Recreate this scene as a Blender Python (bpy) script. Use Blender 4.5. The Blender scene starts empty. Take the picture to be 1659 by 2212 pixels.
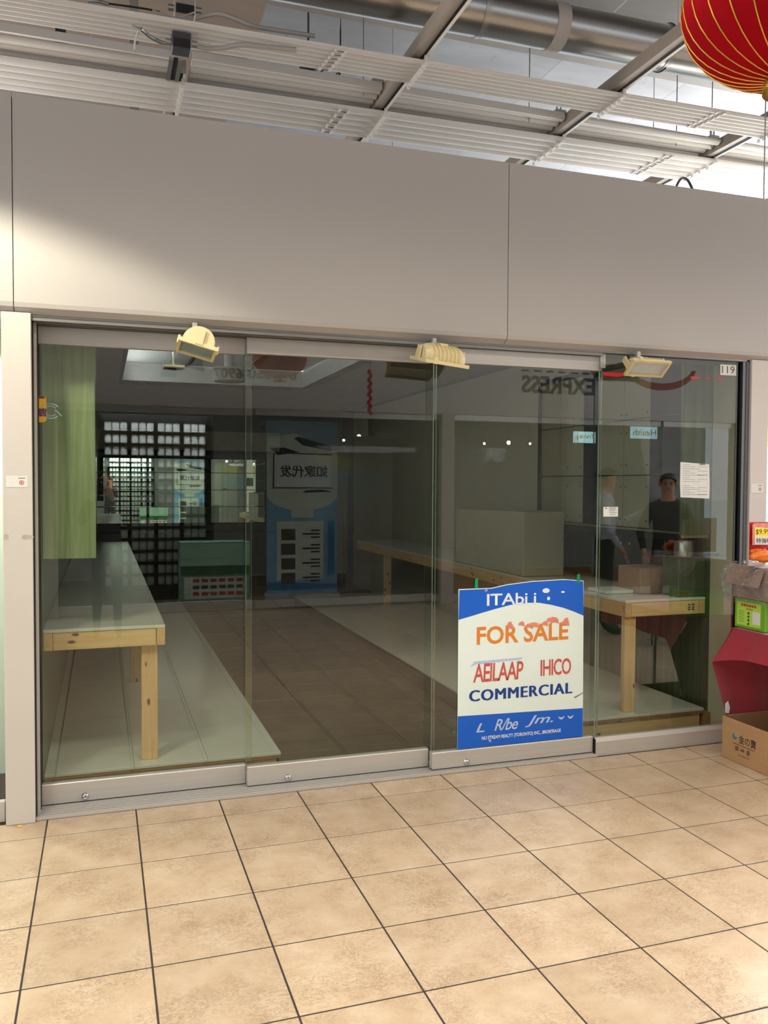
import bpy, bmesh, math, random
from mathutils import Vector, Matrix, noise
random.seed(7)
R = math.radians
S = bpy.context.scene
COL = S.collection
# ------------------------------------------------------------------ camera
F_PX, YAW, PITCH, ROLL = 1811.54, 0.324924, -0.033449, 0.0051337
CAM = Vector((0.25018, -4.40246, 1.59045))
cy, sy, cp, sp = math.cos(YAW), math.sin(YAW), math.cos(PITCH), math.sin(PITCH)
FW = Vector((sy * cp, cy * cp, sp)); RT0 = Vector((cy, -sy, 0)); UP0 = RT0.cross(FW)
RT = RT0 * math.cos(ROLL) + UP0 * math.sin(ROLL); UP = UP0 * math.cos(ROLL) - RT0 * math.sin(ROLL)
cd = bpy.data.cameras.new('camera'); cam = bpy.data.objects.new('camera', cd); COL.objects.link(cam)
cd.sensor_fit = 'VERTICAL'; cd.sensor_height = 36; cd.lens = 36 * F_PX / 2212
cd.clip_start = 0.02; cd.clip_end = 200
cam.matrix_world = Matrix(((RT.x, UP.x, -FW.x, CAM.x), (RT.y, UP.y, -FW.y, CAM.y), (RT.z, UP.z, -FW.z, CAM.z), (0, 0, 0, 1)))
S.camera = cam
def ray(px, py): return FW * F_PX + RT * (px - 829.5) - UP * (py - 1106)
def aty(px, py, Y): d = ray(px, py); return CAM + d * ((Y - CAM.y) / d.y)
def atx(px, py, X): d = ray(px, py); return CAM + d * ((X - CAM.x) / d.x)
def atz(px, py, Z): d = ray(px, py); return CAM + d * ((Z - CAM.z) / d.z)
# ------------------------------------------------------------------ world, lamps, exposure
S.view_settings.view_transform = 'Standard'; S.view_settings.look = 'None'
S.view_settings.gamma = 1; S.view_settings.use_curve_mapping = False
S.view_settings.exposure = 0.13
S.cycles.max_bounces = 14; S.cycles.transparent_max_bounces = 32; S.cycles.glossy_bounces = 8; S.cycles.diffuse_bounces = 4
S.cycles.sample_clamp_indirect = 6
S.cycles.caustics_reflective = False; S.cycles.caustics_refractive = False
W = bpy.data.worlds.new('world'); S.world = W; W.use_nodes = True
W.node_tree.nodes['Background'].inputs[0].default_value = (0.86, 0.93, 1.0, 1)
W.node_tree.nodes['Background'].inputs[1].default_value = 1.35
def lamp(name, kind, loc, target, power, color, size=(1, 1), spot=None, blend=0.3, radius=0.1, spread=None):
    d = bpy.data.lights.new(name, kind); d.energy = power; d.color = color
    if kind == 'AREA':
        d.shape = 'RECTANGLE'; d.size, d.size_y = size
        if spread: d.spread = R(spread)
    else:
        d.shadow_soft_size = radius
    if kind == 'SPOT': d.spot_size = R(spot); d.spot_blend = blend
    o = bpy.data.objects.new(name, d); COL.objects.link(o); o.location = loc
    v = Vector(target) - Vector(loc); o.rotation_euler = v.to_track_quat('-Z', 'Y').to_euler()
    return o
lamp('corridor_light', 'AREA', (1.6, -2.7, 4.3), (1.6, -2.7, 0), 168, (1.0, 0.90, 0.77), (8.0, 0.7), spread=125)
lamp('corridor_downlight', 'SPOT', (-0.5, -1.15, 3.17), (-0.5, -1.1, 0), 100, (1.0, 0.92, 0.72), spot=136, blend=0.12, radius=0.10)
lamp('clerestory_light', 'AREA', (8.8, 2.4, 3.1), (3.5, 0.8, 4.3), 1150, (0.92, 0.96, 1.0), (3.0, 2.0))
lamp('added_plenum_fill', 'AREA', (-2.6, 0.9, 3.45), (1.0, 0.5, 4.1), 62, (1.0, 0.72, 0.48), (1.2, 0.8))  # added warm fill for the left slats, not a known lamp
lamp('mall_end_light', 'AREA', (10.5, -3.4, 2.6), (2.0, -2.4, 0.6), 130, (1.0, 0.93, 0.93), (3.0, 2.6))
lamp('added_floor_fill', 'AREA', (7.5, -1.6, 3.0), (2.2, -2.2, 0.0), 26, (0.95, 0.95, 1.0), (1.6, 1.0), spread=56)  # added fill out of view, whitens the floor at the right
lamp('added_shop_fill', 'AREA', (1.55, 2.2, 2.97), (1.55, 2.2, 0), 6, (1.0, 0.96, 0.86), (1.4, 1.6))  # added weak fill to lift the dark shop interior, no fixture there
lamp('added_coffer_uplight', 'AREA', (0.53, 3.6, 2.77), (0.9, 3.6, 3.0), 11, (0.95, 0.97, 1.0), (4.4, 0.08))  # invented uplight, added to brighten the inside of the coffer
lamp('neighbour_right_light', 'AREA', (5.7, 0.85, 2.56), (4.9, -0.9, 0), 210, (1.0, 0.97, 0.95), (2.2, 0.9))
lamp('neighbour_left_light', 'AREA', (-1.2, 0.3, 2.25), (-1.2, 0.5, 0.6), 45, (1.0, 0.98, 0.9), (1.8, 0.3))
lamp('opposite_shop_light', 'AREA', (1.1, -6.6, 2.74), (1.1, -7.0, 1.0), 175, (0.95, 0.98, 1.0), (3.2, 0.4))
lamp('opposite_hall_light', 'AREA', (6.2, -7.4, 2.74), (6.2, -7.8, 0), 190, (1.0, 0.95, 0.86), (3.0, 1.0))

# ------------------------------------------------------------------ materials
def lin(c):
    if isinstance(c, str):
        c = [int(c[i:i + 2], 16) / 255 for i in (0, 2, 4)]
    return tuple(((x / 12.92) if x <= 0.04045 else ((x + 0.055) / 1.055) ** 2.4) for x in c) + (1.0,)
MATS = {}
class NT:
    def __init__(s, name):
        s.m = bpy.data.materials.new(name); s.m.use_nodes = True; s.t = s.m.node_tree
        s.b = s.t.nodes['Principled BSDF']; s.out = s.t.nodes['Material Output']
    def n(s, ty, **kw):
        nd = s.t.nodes.new(ty)
        for k, v in kw.items():
            if k in nd.inputs: nd.inputs[k].default_value = v
            else: setattr(nd, k, v)
        return nd
    def l(s, a, ao, b, bi): s.t.links.new(a.outputs[ao], b.inputs[bi])
    def coords(s, scale, world=True):
        g = s.n('ShaderNodeNewGeometry') if world else s.n('ShaderNodeTexCoord')
        mp = s.n('ShaderNodeMapping'); mp.inputs['Scale'].default_value = scale
        s.l(g, 'Position' if world else 'Object', mp, 'Vector'); return mp
    def ramp(s, stops):
        r = s.n('ShaderNodeValToRGB'); e = r.color_ramp.elements
        while len(e) < len(stops): e.new(0.5)
        for i, (p, c) in enumerate(stops): e[i].position = p; e[i].color = c
        return r
def mat(name, col, rough=0.5, metal=0.0, var=0.08, scale=(6, 6, 6), bump=0.0, world=True, spec=0.5, emit=0.0, detail=4, alpha=1, sheen=0):
    if name in MATS: return MATS[name]
    k = NT(name); c = lin(col)
    mp = k.coords(scale, world); nz = k.n('ShaderNodeTexNoise', Scale=1.0, Detail=detail, Roughness=0.6)
    k.l(mp, 'Vector', nz, 'Vector')
    r = k.ramp([(0.25, tuple(x * (1 - var) for x in c[:3]) + (1,)), (0.75, tuple(min(1, x * (1 + var)) for x in c[:3]) + (1,))])
    k.l(nz, 'Fac', r, 'Fac'); k.l(r, 'Color', k.b, 'Base Color')
    k.b.inputs['Roughness'].default_value = rough; k.b.inputs['Metallic'].default_value = metal
    k.b.inputs['Specular IOR Level'].default_value = spec
    if sheen: k.b.inputs['Sheen Weight'].default_value = sheen
    if bump:
        bp = k.n('ShaderNodeBump', Strength=bump, Distance=0.01); k.l(nz, 'Fac', bp, 'Height'); k.l(bp, 'Normal', k.b, 'Normal')
    if emit:
        k.l(r, 'Color', k.b, 'Emission Color'); k.b.inputs['Emission Strength'].default_value = emit
    MATS[name] = k.m; return k.m
def tile_mat(name, c1, c2, c3, rough, vein):
    k = NT(name); mp = k.coords((1, 1.0, 1))
    a = k.n('ShaderNodeTexNoise', Scale=7.0, Detail=6.0, Roughness=0.65); k.l(mp, 'Vector', a, 'Vector')
    r = k.ramp([(0.3, lin(c1)), (0.52, lin(c2)), (0.72, lin(c3))]); k.l(a, 'Fac', r, 'Fac')
    mp2 = k.coords((14, 22, 1)); w = k.n('ShaderNodeTexNoise', Scale=1.6, Detail=9.0, Roughness=0.75, Distortion=1.2); k.l(mp2, 'Vector', w, 'Vector')
    r2 = k.ramp([(0.47, (1, 1, 1, 1)), (0.495, lin(vein)), (0.515, (1, 1, 1, 1))]); k.l(w, 'Fac', r2, 'Fac')
    a3 = k.n('ShaderNodeTexNoise', Scale=4.5, Detail=3.0); k.l(mp, 'Vector', a3, 'Vector')
    r3 = k.ramp([(0.38, (0.12, 0.12, 0.12, 1)), (0.60, (0.85, 0.85, 0.85, 1))]); k.l(a3, 'Fac', r3, 'Fac')
    mx = k.n('ShaderNodeMix', data_type='RGBA', blend_type='MULTIPLY'); k.l(r3, 'Color', mx, 0)
    k.l(r, 'Color', mx, 6); k.l(r2, 'Color', mx, 7)
    oi = k.n('ShaderNodeObjectInfo'); mr = k.n('ShaderNodeMapRange'); mr.inputs['To Min'].default_value = 0.93; mr.inputs['To Max'].default_value = 1.05
    k.l(oi, 'Random', mr, 'Value'); hs = k.n('ShaderNodeHueSaturation'); k.l(mr, 'Result', hs, 'Value'); k.l(mx, 2, hs, 'Color')
    k.l(hs, 'Color', k.b, 'Base Color'); k.b.inputs['Roughness'].default_value = rough
    rr = k.n('ShaderNodeMapRange'); rr.inputs['To Min'].default_value = rough - 0.07; rr.inputs['To Max'].default_value = rough + 0.1
    k.l(w, 'Fac', rr, 'Value'); k.l(rr, 'Result', k.b, 'Roughness')
    return k.m
def wood_mat(name, c1, c2, knot, axis='z', rough=0.55):
    k = NT(name); sc = {'x': (3, 60, 60), 'y': (60, 3, 60), 'z': (60, 60, 3)}[axis]
    mp = k.coords(sc); w = k.n('ShaderNodeTexNoise', Scale=1.0, Detail=3.0, Distortion=0.4); k.l(mp, 'Vector', w, 'Vector')
    r = k.ramp([(0.3, lin(c1)), (0.7, lin(c2))]); k.l(w, 'Fac', r, 'Fac')
    ks = {'x': (7, 16, 16), 'y': (16, 7, 16), 'z': (16, 16, 7)}[axis]
    mp2 = k.coords(ks); v = k.n('ShaderNodeTexVoronoi', Scale=1.0); k.l(mp2, 'Vector', v, 'Vector')
    r2 = k.ramp([(0.10, lin(knot)), (0.17, (1, 1, 1, 1))]); k.l(v, 'Distance', r2, 'Fac')
    mx = k.n('ShaderNodeMix', data_type='RGBA', blend_type='MULTIPLY'); mx.inputs[0].default_value = 0.9
    k.l(r, 'Color', mx, 6); k.l(r2, 'Color', mx, 7); k.l(mx, 2, k.b, 'Base Color'); k.b.inputs['Roughness'].default_value = rough
    return k.m
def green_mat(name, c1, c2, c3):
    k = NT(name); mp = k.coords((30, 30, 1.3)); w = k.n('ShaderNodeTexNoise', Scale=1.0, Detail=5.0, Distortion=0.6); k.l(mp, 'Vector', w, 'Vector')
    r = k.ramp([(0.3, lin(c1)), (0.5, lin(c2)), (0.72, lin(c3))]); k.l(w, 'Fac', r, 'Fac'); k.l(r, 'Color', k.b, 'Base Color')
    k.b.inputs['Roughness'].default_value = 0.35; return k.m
def glass_mat(name, tint, ior, gloss=(1, 1, 1, 1), rough=0.0):
    k = NT(name); k.t.nodes.remove(k.b)
    tr = k.n('ShaderNodeBsdfTransparent'); tr.inputs[0].default_value = tint
    gl = k.n('ShaderNodeBsdfGlossy'); gl.inputs['Color'].default_value = gloss; gl.inputs['Roughness'].default_value = rough
    f = k.n('ShaderNodeFresnel', IOR=ior); ge = k.n('ShaderNodeNewGeometry')
    iv = k.n('ShaderNodeMath', operation='SUBTRACT'); iv.inputs[0].default_value = 1.0; k.l(ge, 'Backfacing', iv, 1)
    mu = k.n('ShaderNodeMath', operation='MULTIPLY'); k.l(f, 0, mu, 0); k.l(iv, 0, mu, 1)
    # faint smears of cleaning streaks in the gloss
    ms = k.n('ShaderNodeMixShader'); k.l(mu, 0, ms, 0); k.l(tr, 0, ms, 1); k.l(gl, 0, ms, 2); k.l(ms, 0, k.out, 'Surface')
    return k.m
def wrap_mat(name):
    k = NT(name); k.t.nodes.remove(k.b)
    tr = k.n('ShaderNodeBsdfTransparent'); tr.inputs[0].default_value = (0.93, 0.93, 0.95, 1)
    gl = k.n('ShaderNodeBsdfGlossy'); gl.inputs['Roughness'].default_value = 0.18
    mp = k.coords((9, 9, 26)); nz = k.n('ShaderNodeTexNoise', Scale=2.2, Detail=4.0, Distortion=1.5); k.l(mp, 'Vector', nz, 'Vector')
    bp = k.n('ShaderNodeBump', Strength=1.0, Distance=0.03); k.l(nz, 'Fac', bp, 'Height'); k.l(bp, 'Normal', gl, 'Normal')
    f = k.n('ShaderNodeLayerWeight', Blend=0.35); mr = k.n('ShaderNodeMapRange'); mr.inputs['To Min'].default_value = 0.14; mr.inputs['To Max'].default_value = 0.6
    k.l(f, 'Facing', mr, 'Value')
    ms = k.n('ShaderNodeMixShader'); k.l(mr, 'Result', ms, 0); k.l(tr, 0, ms, 1); k.l(gl, 0, ms, 2); k.l(ms, 0, k.out, 'Surface'); return k.m
def ceil_mat(name):
    k = NT(name); mp = k.coords((0.55, 1.6, 1)); a = k.n('ShaderNodeTexNoise', Scale=1.6, Detail=5.0, Roughness=0.6); k.l(mp, 'Vector', a, 'Vector')
    r = k.ramp([(0.3, lin('716e6c')), (0.55, lin('7d7b7b')), (0.75, lin('8a8a8b'))]); k.l(a, 'Fac', r, 'Fac')
    oi = k.n('ShaderNodeObjectInfo'); mr = k.n('ShaderNodeMapRange'); mr.inputs['To Min'].default_value = 0.86; mr.inputs['To Max'].default_value = 1.1
    k.l(oi, 'Random', mr, 'Value'); hs = k.n('ShaderNodeHueSaturation'); k.l(mr, 'Result', hs, 'Value'); k.l(r, 'Color', hs, 'Color')
    mp2 = k.coords((30, 3, 1)); v = k.n('ShaderNodeTexNoise', Scale=1.0, Detail=3.0); k.l(mp2, 'Vector', v, 'Vector')
    r2 = k.ramp([(0.70, (1, 1, 1, 1)), (0.73, (0.35, 0.33, 0.32, 1))]); k.l(v, 'Fac', r2, 'Fac')
    mx = k.n('ShaderNodeMix', data_type='RGBA', blend_type='MULTIPLY'); mx.inputs[0].default_value = 0.7; k.l(hs, 'Color', mx, 6); k.l(r2, 'Color', mx, 7)
    k.l(mx, 2, k.b, 'Base Color'); k.b.inputs['Roughness'].default_value = 0.6; return k.m
def duct_mat(name):
    k = NT(name); mp = k.coords((0.7, 3, 3)); w = k.n('ShaderNodeTexNoise', Scale=2.0, Detail=2.0); k.l(mp, 'Vector', w, 'Vector')
    r = k.ramp([(0.3, lin('a4a4a3')), (0.7, lin('b8b8b6'))]); k.l(w, 'Fac', r, 'Fac'); k.l(r, 'Color', k.b, 'Base Color')
    k.b.inputs['Metallic'].default_value = 1; k.b.inputs['Roughness'].default_value = 0.3
    return k.m
def flake_mat(name):   # pale soffit board with its paint flaked off to dark patches
    k = NT(name); mp = k.coords((5, 1, 12)); v = k.n('ShaderNodeTexNoise', Scale=1.7, Detail=4.0, Roughness=0.7); k.l(mp, 'Vector', v, 'Vector')
    r = k.ramp([(0.62, lin('a39a88')), (0.65, lin('2a2520'))]); k.l(v, 'Fac', r, 'Fac'); k.l(r, 'Color', k.b, 'Base Color'); k.b.inputs['Roughness'].default_value = 0.7; return k.m
M = dict(
    fascia=mat('white_panel_paint', 'b5b1ad', 0.42, var=0.015, scale=(2, 2, 2)),
    post=mat('post_paint', 'c9c4bd', 0.45, var=0.03, scale=(3, 3, 3)),
    track=mat('anodised_track', '8f8d89', 0.4, 0.6, var=0.1, scale=(1.5, 40, 40)),
    alu=mat('brushed_aluminium', 'c6c3be', 0.38, 0.4, var=0.05, scale=(1.5, 60, 60)),
    alu_dark=mat('dark_aluminium', '77787c', 0.4, 0.6, var=0.06, scale=(3, 60, 60)),
    black=mat('black_seal', '151412', 0.6, var=0.1),
    tile=tile_mat('beige_floor_tile', 'ad967b', 'baa58b', 'c5b39c', 0.30, '8d7355'),
    grout=mat('dark_grout', '2e2722', 0.8, var=0.2, scale=(30, 30, 30)),
    itile=tile_mat('brown_shop_tile', '5f5444', '685c4b', '706353', 0.5, '4f4537'),
    igrout=mat('shop_grout', '332c24', 0.9),
    white_board=mat('white_melamine', 'd3d5cd', 0.16, var=0.02, scale=(4, 4, 4)),
    pine_x=wood_mat('pine_across', 'd8b27a', 'e3c492', '5a3413', 'x'),
    pine_y=wood_mat('pine_lengthwise', 'cda670', 'd9b888', '5a3413', 'y'),
    pine_z=wood_mat('pine_upright', 'd3ab72', 'dfbd8a', '5a3413', 'z'),
    ply_dark=mat('dark_beam_edge', '4f4233', 0.6, var=0.2, scale=(2, 2, 60)),  # side beams coloured darker than the pine front beams
    opp_fascia=mat('opposite_fascia_paint', 'e2dfda', 0.5, var=0.02),
    ply=mat('plywood_edge', '9a7440', 0.6, var=0.25, scale=(2, 2, 160)),
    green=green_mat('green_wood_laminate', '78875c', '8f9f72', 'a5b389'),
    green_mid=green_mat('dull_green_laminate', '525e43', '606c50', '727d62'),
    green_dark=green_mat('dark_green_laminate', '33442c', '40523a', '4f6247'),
    shop_wall=mat('shop_wall_paint', '8d8a80', 0.6, var=0.05, scale=(2, 2, 2)),
    shop_ceil=mat('shop_ceiling_paint', '97958e', 0.7, var=0.04),
    coffer=mat('coffer_tile', 'd2d3d0', 0.7, var=0.05),
    dark_wall=mat('dark_back_wall', '2b2a28', 0.5, var=0.15),
    flake=flake_mat('flaking_soffit_paint'),
    cream=mat('cream_wall', 'b9b39c', 0.5, var=0.04),
    glass=glass_mat('shopfront_glass', (0.89, 0.92, 0.88, 1), 1.88),
    glass2=glass_mat('opposite_shop_glass', (0.96, 0.975, 0.965, 1), 1.5),
    edge=mat('polished_glass_edge', '8fa394', 0.2, var=0.1),
    mirror=mat('mirror_silvering', 'e9efec', 0.0, 1.0, var=0.0),
    blackgloss=mat('black_gloss_frame', '14150f', 0.25, var=0.1),
    cab_dark=mat('dark_green_door', '0f1914', 0.18, var=0.15),
    panel_white=mat('display_back_panel', 'b7b196', 0.4, var=0.03),
    chrome=mat('chrome', 'd8d8d8', 0.12, 1.0, var=0.02),
    canister=mat('satin_silver', 'c9c9c6', 0.28, 0.85, var=0.04, scale=(2, 2, 60)),
    steel=mat('galvanised_steel', 'a8a8a6', 0.35, 0.8, var=0.12, scale=(12, 12, 12)),
    duct=duct_mat('spiral_duct_steel'),
    slat=mat('white_slat_enamel', 'd3cec8', 0.38, var=0.05, scale=(2, 6, 6)),
    carrier=mat('carrier_rail_paint', '9a9187', 0.5, var=0.08),
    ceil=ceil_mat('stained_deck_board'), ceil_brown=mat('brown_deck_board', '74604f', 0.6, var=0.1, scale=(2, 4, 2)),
    jbox=mat('grey_junction_box', '4e5054', 0.4, 0.5, var=0.15, scale=(20, 20, 20)),
    cable=mat('grey_white_cable', 'a9a199', 0.5, var=0.05),
    cable_black=mat('black_cable', '191817', 0.5, var=0.05),
    lamp_body=mat('aged_cream_enamel', 'e2d4a4', 0.4, var=0.06, scale=(14, 14, 14)),
    lamp_glass=mat('floodlight_lens', '8d9a90', 0.08, var=0.1, scale=(9, 9, 9)),
    lamp_lens_pale=mat('pale_floodlight_lens', 'bcc4c2', 0.08, var=0.12, scale=(9, 9, 9)),
    lamp_reflector=mat('floodlight_reflector', 'c9cdcb', 0.2, 0.8, var=0.15, scale=(9, 9, 9)),
    lantern=mat('red_lantern_silk', '9c0010', 0.75, var=0.10, scale=(4, 4, 4), spec=0.1),
    gold=mat('gold_rib', 'e6b64a', 0.28, 0.9, var=0.05),
    sign_white=mat('sign_white', 'e4f3ee', 0.45, var=0.02, scale=(5, 5, 5)),
    sign_blue=mat('sign_blue', '055fd0', 0.4, var=0.03, scale=(6, 6, 6)),
    navy=mat('sign_navy_print', '0b3f93', 0.5, var=0.05, scale=(40, 40, 40)),
    orange=mat('sign_orange_print', 'e08633', 0.5, var=0.04, scale=(40, 40, 40)),
    smear=mat('sign_red_smear', 'e58a72', 0.5, var=0.12, scale=(60, 60, 60)),
    red_print=mat('sign_red_print', 'cb5853', 0.5, var=0.25, scale=(70, 70, 70)),
    pink_print=mat('sign_pink_halo', 'ecc3bb', 0.5, var=0.08, scale=(30, 30, 30)),
    white_print=mat('white_print', 'e6ecf2', 0.5, var=0.06, scale=(50, 50, 50)),
    haze_print=mat('pale_print', 'b7c8ea', 0.5, var=0.1, scale=(50, 50, 50)),
    paper=mat('white_paper', 'd6d8d2', 0.6, var=0.02),
    ink=mat('black_ink', '26262a', 0.6, var=0.1),
    grey_ink=mat('grey_ink', '7c7c7c', 0.6, var=0.1),
    red_tape=mat('red_tape', 'c7202c', 0.4, var=0.12, scale=(40, 40, 40)),
    green_tape=mat('green_tape', '0f8a52', 0.4, var=0.1),
    red_ink=mat('red_ink', 'b03434', 0.5, var=0.1),
    yellow=mat('yellow_sticker', 'e3b52e', 0.45, var=0.08),
    purple=mat('purple_print', '74304f', 0.5, var=0.2, scale=(60, 60, 60)),
    blue_line=mat('pale_blue_print', '86b8cc', 0.4, var=0.05),
    cloth=mat('crimson_tablecloth', '8e0a26', 0.75, var=0.10, scale=(9, 9, 4), sheen=0.4),
    card=mat('brown_cardboard', 'b08a61', 0.7, var=0.06, scale=(8, 8, 30)),
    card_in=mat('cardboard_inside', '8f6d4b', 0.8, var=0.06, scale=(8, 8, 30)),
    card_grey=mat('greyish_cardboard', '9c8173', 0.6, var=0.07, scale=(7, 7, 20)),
    wrap=wrap_mat('clear_plastic_wrap'),
    lime=mat('lime_print', 'b0d653', 0.4, var=0.05), lime_dark=mat('green_print', '6fae1e', 0.4, var=0.08),
    red_pack=mat('red_foil_pack', 'c21a1c', 0.3, var=0.2, scale=(25, 25, 25)),
    pink_pack=mat('pink_foil_print', 'd98a86', 0.35, var=0.25, scale=(30, 30, 30)),
    price_yellow=mat('price_card_yellow', 'f0da2c', 0.5, var=0.03),
    snack=mat('orange_snack_bag', 'f07a2a', 0.3, var=0.3, scale=(35, 35, 35), bump=0.4),
    bright=mat('bright_shop_wall', 'f0efe6', 0.6, var=0.03),
    cyan=mat('cyan_poster', '9fdfe6', 0.5, var=0.15, scale=(4, 4, 6)),
    pale_green=mat('pale_green_back', 'd7e2d0', 0.6, var=0.03),
    can=mat('white_can_label', 'd9dedb', 0.35, var=0.12, scale=(60, 60, 60)),
    tray=mat('grey_pack_tray', '9fb0ad', 0.5, var=0.15, scale=(30, 30, 30)),
    banner_blue=mat('banner_blue', '79add6', 0.5, var=0.08, scale=(2, 2, 2)),
    banner_pale=mat('banner_pale', 'cfdcd4', 0.5, var=0.03), banner_grey=mat('banner_grey_blue', '8ea9bb', 0.5, var=0.08), banner_deep=mat('banner_deep_blue', '3a78b4', 0.5, var=0.06),
    grey_letter=mat('grey_sign_letter', '4a4845', 0.5, var=0.05),
    arc=mat('orange_arc', 'a5482c', 0.5, var=0.08), arc2=mat('red_mark', 'b12a20', 0.5, var=0.08),
    teal=mat('teal_print', '6d9c86', 0.5, var=0.08), mint=mat('mint_print', '9fcdb8', 0.5, var=0.05), deepgreen=mat('deep_green_print', '33613f', 0.5, var=0.06),
    opp_floor=mat('amber_wood_floor', '8a5a2c', 0.4, var=0.2, scale=(3, 20, 3)),
    bulb=mat('lamp_lens_glow', 'fff4dc', 0.3, var=0.0, emit=30),
    lit_blue=mat('lit_sign_face', 'b5e4ef', 0.3, var=0.15, scale=(3, 3, 3), emit=3.0), lit_ink=mat('lit_sign_letter', 'a8a52a', 0.4, var=0.05, emit=0.8),
    skin=mat('skin', 'b98a6c', 0.5, var=0.06, scale=(20, 20, 20)), hair=mat('dark_hair', '1b1613', 0.6, var=0.2, scale=(80, 80, 20)),
    shirt=mat('pale_blue_shirt', 'a6b3c4', 0.8, var=0.1, scale=(14, 14, 14)), jacket=mat('charcoal_jacket', '2a2829', 0.8, var=0.15), trousers=mat('black_trousers', '16181a', 0.8, var=0.15),
    navyshirt=mat('dark_navy_shirt', '20242b', 0.8, var=0.1), shoe=mat('black_shoe', '0e0e0e', 0.4, var=0.1), eye=mat('dark_eye', '120e0c', 0.2, var=0.0),
)
# ------------------------------------------------------------------ mesh helpers
class MB:
    def __init__(s): s.v = []; s.f = []; s.m = []; s.sm = []
    def add(s, vs, fs, mi=0, smooth=False):
        o = len(s.v); s.v += [tuple(v) for v in vs]
        for f in fs: s.f.append(tuple(i + o for i in f)); s.m.append(mi); s.sm.append(smooth)
        return s
    def box(s, x0, x1, y0, y1, z0, z1, mi=0, mat=None, faces=None):
        vs = [Vector((x, y, z)) for z in (z0, z1) for y in (y0, y1) for x in (x0, x1)]
        if mat is not None: vs = [mat @ v for v in vs]
        fs = [(0, 2, 3, 1), (4, 5, 7, 6), (0, 1, 5, 4), (2, 6, 7, 3), (0, 4, 6, 2), (1, 3, 7, 5)]   # -z +z -y +y -x +x
        if faces: 
            k0 = len(s.m); s.add(vs, fs, 0); s.m[k0:] = list(faces); return s
        return s.add(vs, fs, mi)
    def bbox(s, x0, x1, y0, y1, z0, z1, b=0.004, mi=0, mat=None):          # box with chamfered edges
        c = Vector(((x0 + x1) / 2, (y0 + y1) / 2, (z0 + z1) / 2)); h = ((x1 - x0) / 2, (y1 - y0) / 2, (z1 - z0) / 2)
        b = min(b, min(h) * 0.9); vs = []; idx = {}
        for sx in (-1, 1):
            for sy_ in (-1, 1):
                for sz in (-1, 1):
                    for a in range(3):
                        p = [sx * (h[0] - b), sy_ * (h[1] - b), sz * (h[2] - b)]; p[a] = (sx, sy_, sz)[a] * h[a]
                        idx[(sx, sy_, sz, a)] = len(vs); v = c + Vector(p); vs.append(mat @ v if mat is not None else v)
        fs = []
        for a in range(3):
            o1, o2 = [(1, 2), (2, 0), (0, 1)][a]
            for sg in (-1, 1):
                q = []
                for s1, s2 in ((-1, -1), (1, -1), (1, 1), (-1, 1)):
                    k = [0, 0, 0]; k[a] = sg; k[o1] = s1; k[o2] = s2; q.append(idx[(k[0], k[1], k[2], a)])
                fs.append(tuple(q if sg > 0 else reversed(q)))
        for a in range(3):
            for b2 in range(a + 1, 3):
                c2 = 3 - a - b2
                for sa in (-1, 1):
                    for sb in (-1, 1):
                        k = [0, 0, 0]; k[a] = sa; k[b2] = sb; q = []
                        for sc, ax in ((-1, a), (1, a), (1, b2), (-1, b2)): k[c2] = sc; q.append(idx[(k[0], k[1], k[2], ax)])
                        fs.append(tuple(q))
        for sx in (-1, 1):
            for sy_ in (-1, 1):
                for sz in (-1, 1): fs.append(tuple(idx[(sx, sy_, sz, a)] for a in range(3)))
        return s.add(vs, fs, mi)
    def prism(s, poly, fn, d0, d1, mi=0, cap_mi=None):                     # 2D outline swept between depths; fn(u, v, d) -> point
        n = len(poly); vs = [fn(u, v, d0) for u, v in poly] + [fn(u, v, d1) for u, v in poly]
        s.add(vs, [tuple(range(n))[::-1], tuple(range(n, 2 * n))], mi if cap_mi is None else cap_mi)
        return s.add(vs, [(i, (i + 1) % n, n + (i + 1) % n, n + i) for i in range(n)], mi)
    def tube(s, pts, r, n=8, mi=0, cap=True):
        pts = [Vector(p) for p in pts]; rings = []; up = Vector((0, 0, 1))
        rs = r if isinstance(r, (list, tuple)) else [r] * len(pts)
        for i, p in enumerate(pts):
            t = (pts[min(i + 1, len(pts) - 1)] - pts[max(i - 1, 0)]).normalized()
            a = t.cross(up)
            if a.length < 1e-3: a = t.cross(Vector((1, 0, 0)))
            a.normalize(); b = t.cross(a); rings.append([p + (a * math.cos(2 * math.pi * j / n) + b * math.sin(2 * math.pi * j / n)) * rs[i] for j in range(n)])
        vs = [v for rg in rings for v in rg]
        fs = [(i * n + j, i * n + (j + 1) % n, (i + 1) * n + (j + 1) % n, (i + 1) * n + j) for i in range(len(pts) - 1) for j in range(n)]
        s.add(vs, fs, mi, True)
        if cap: s.add(rings[0], [tuple(range(n))[::-1]], mi); s.add(rings[-1], [tuple(range(n))], mi)
        return s
    def lathe(s, prof, c, n=24, mi=0, axis='z', mat=None):
        vs = []
        for r, h in prof:
            for j in range(n):
                a = 2 * math.pi * j / n; u, v = r * math.cos(a), r * math.sin(a)
                p = {'z': (u, v, h), 'y': (u, h, v), 'x': (h, u, v)}[axis]; p = Vector(c) + Vector(p); vs.append(mat @ p if mat is not None else p)
        fs = [(i * n + j, i * n + (j + 1) % n, (i + 1) * n + (j + 1) % n, (i + 1) * n + j) for i in range(len(prof) - 1) for j in range(n)]
        return s.add(vs, fs, mi, True)
    def grid(s, nu, nv, fn, mi=0, smooth=True):
        vs = [fn(i / nu, j / nv) for i in range(nu + 1) for j in range(nv + 1)]
        return s.add(vs, [(i * (nv + 1) + j, (i + 1) * (nv + 1) + j, (i + 1) * (nv + 1) + j + 1, i * (nv + 1) + j + 1) for i in range(nu) for j in range(nv)], mi, smooth)
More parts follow.
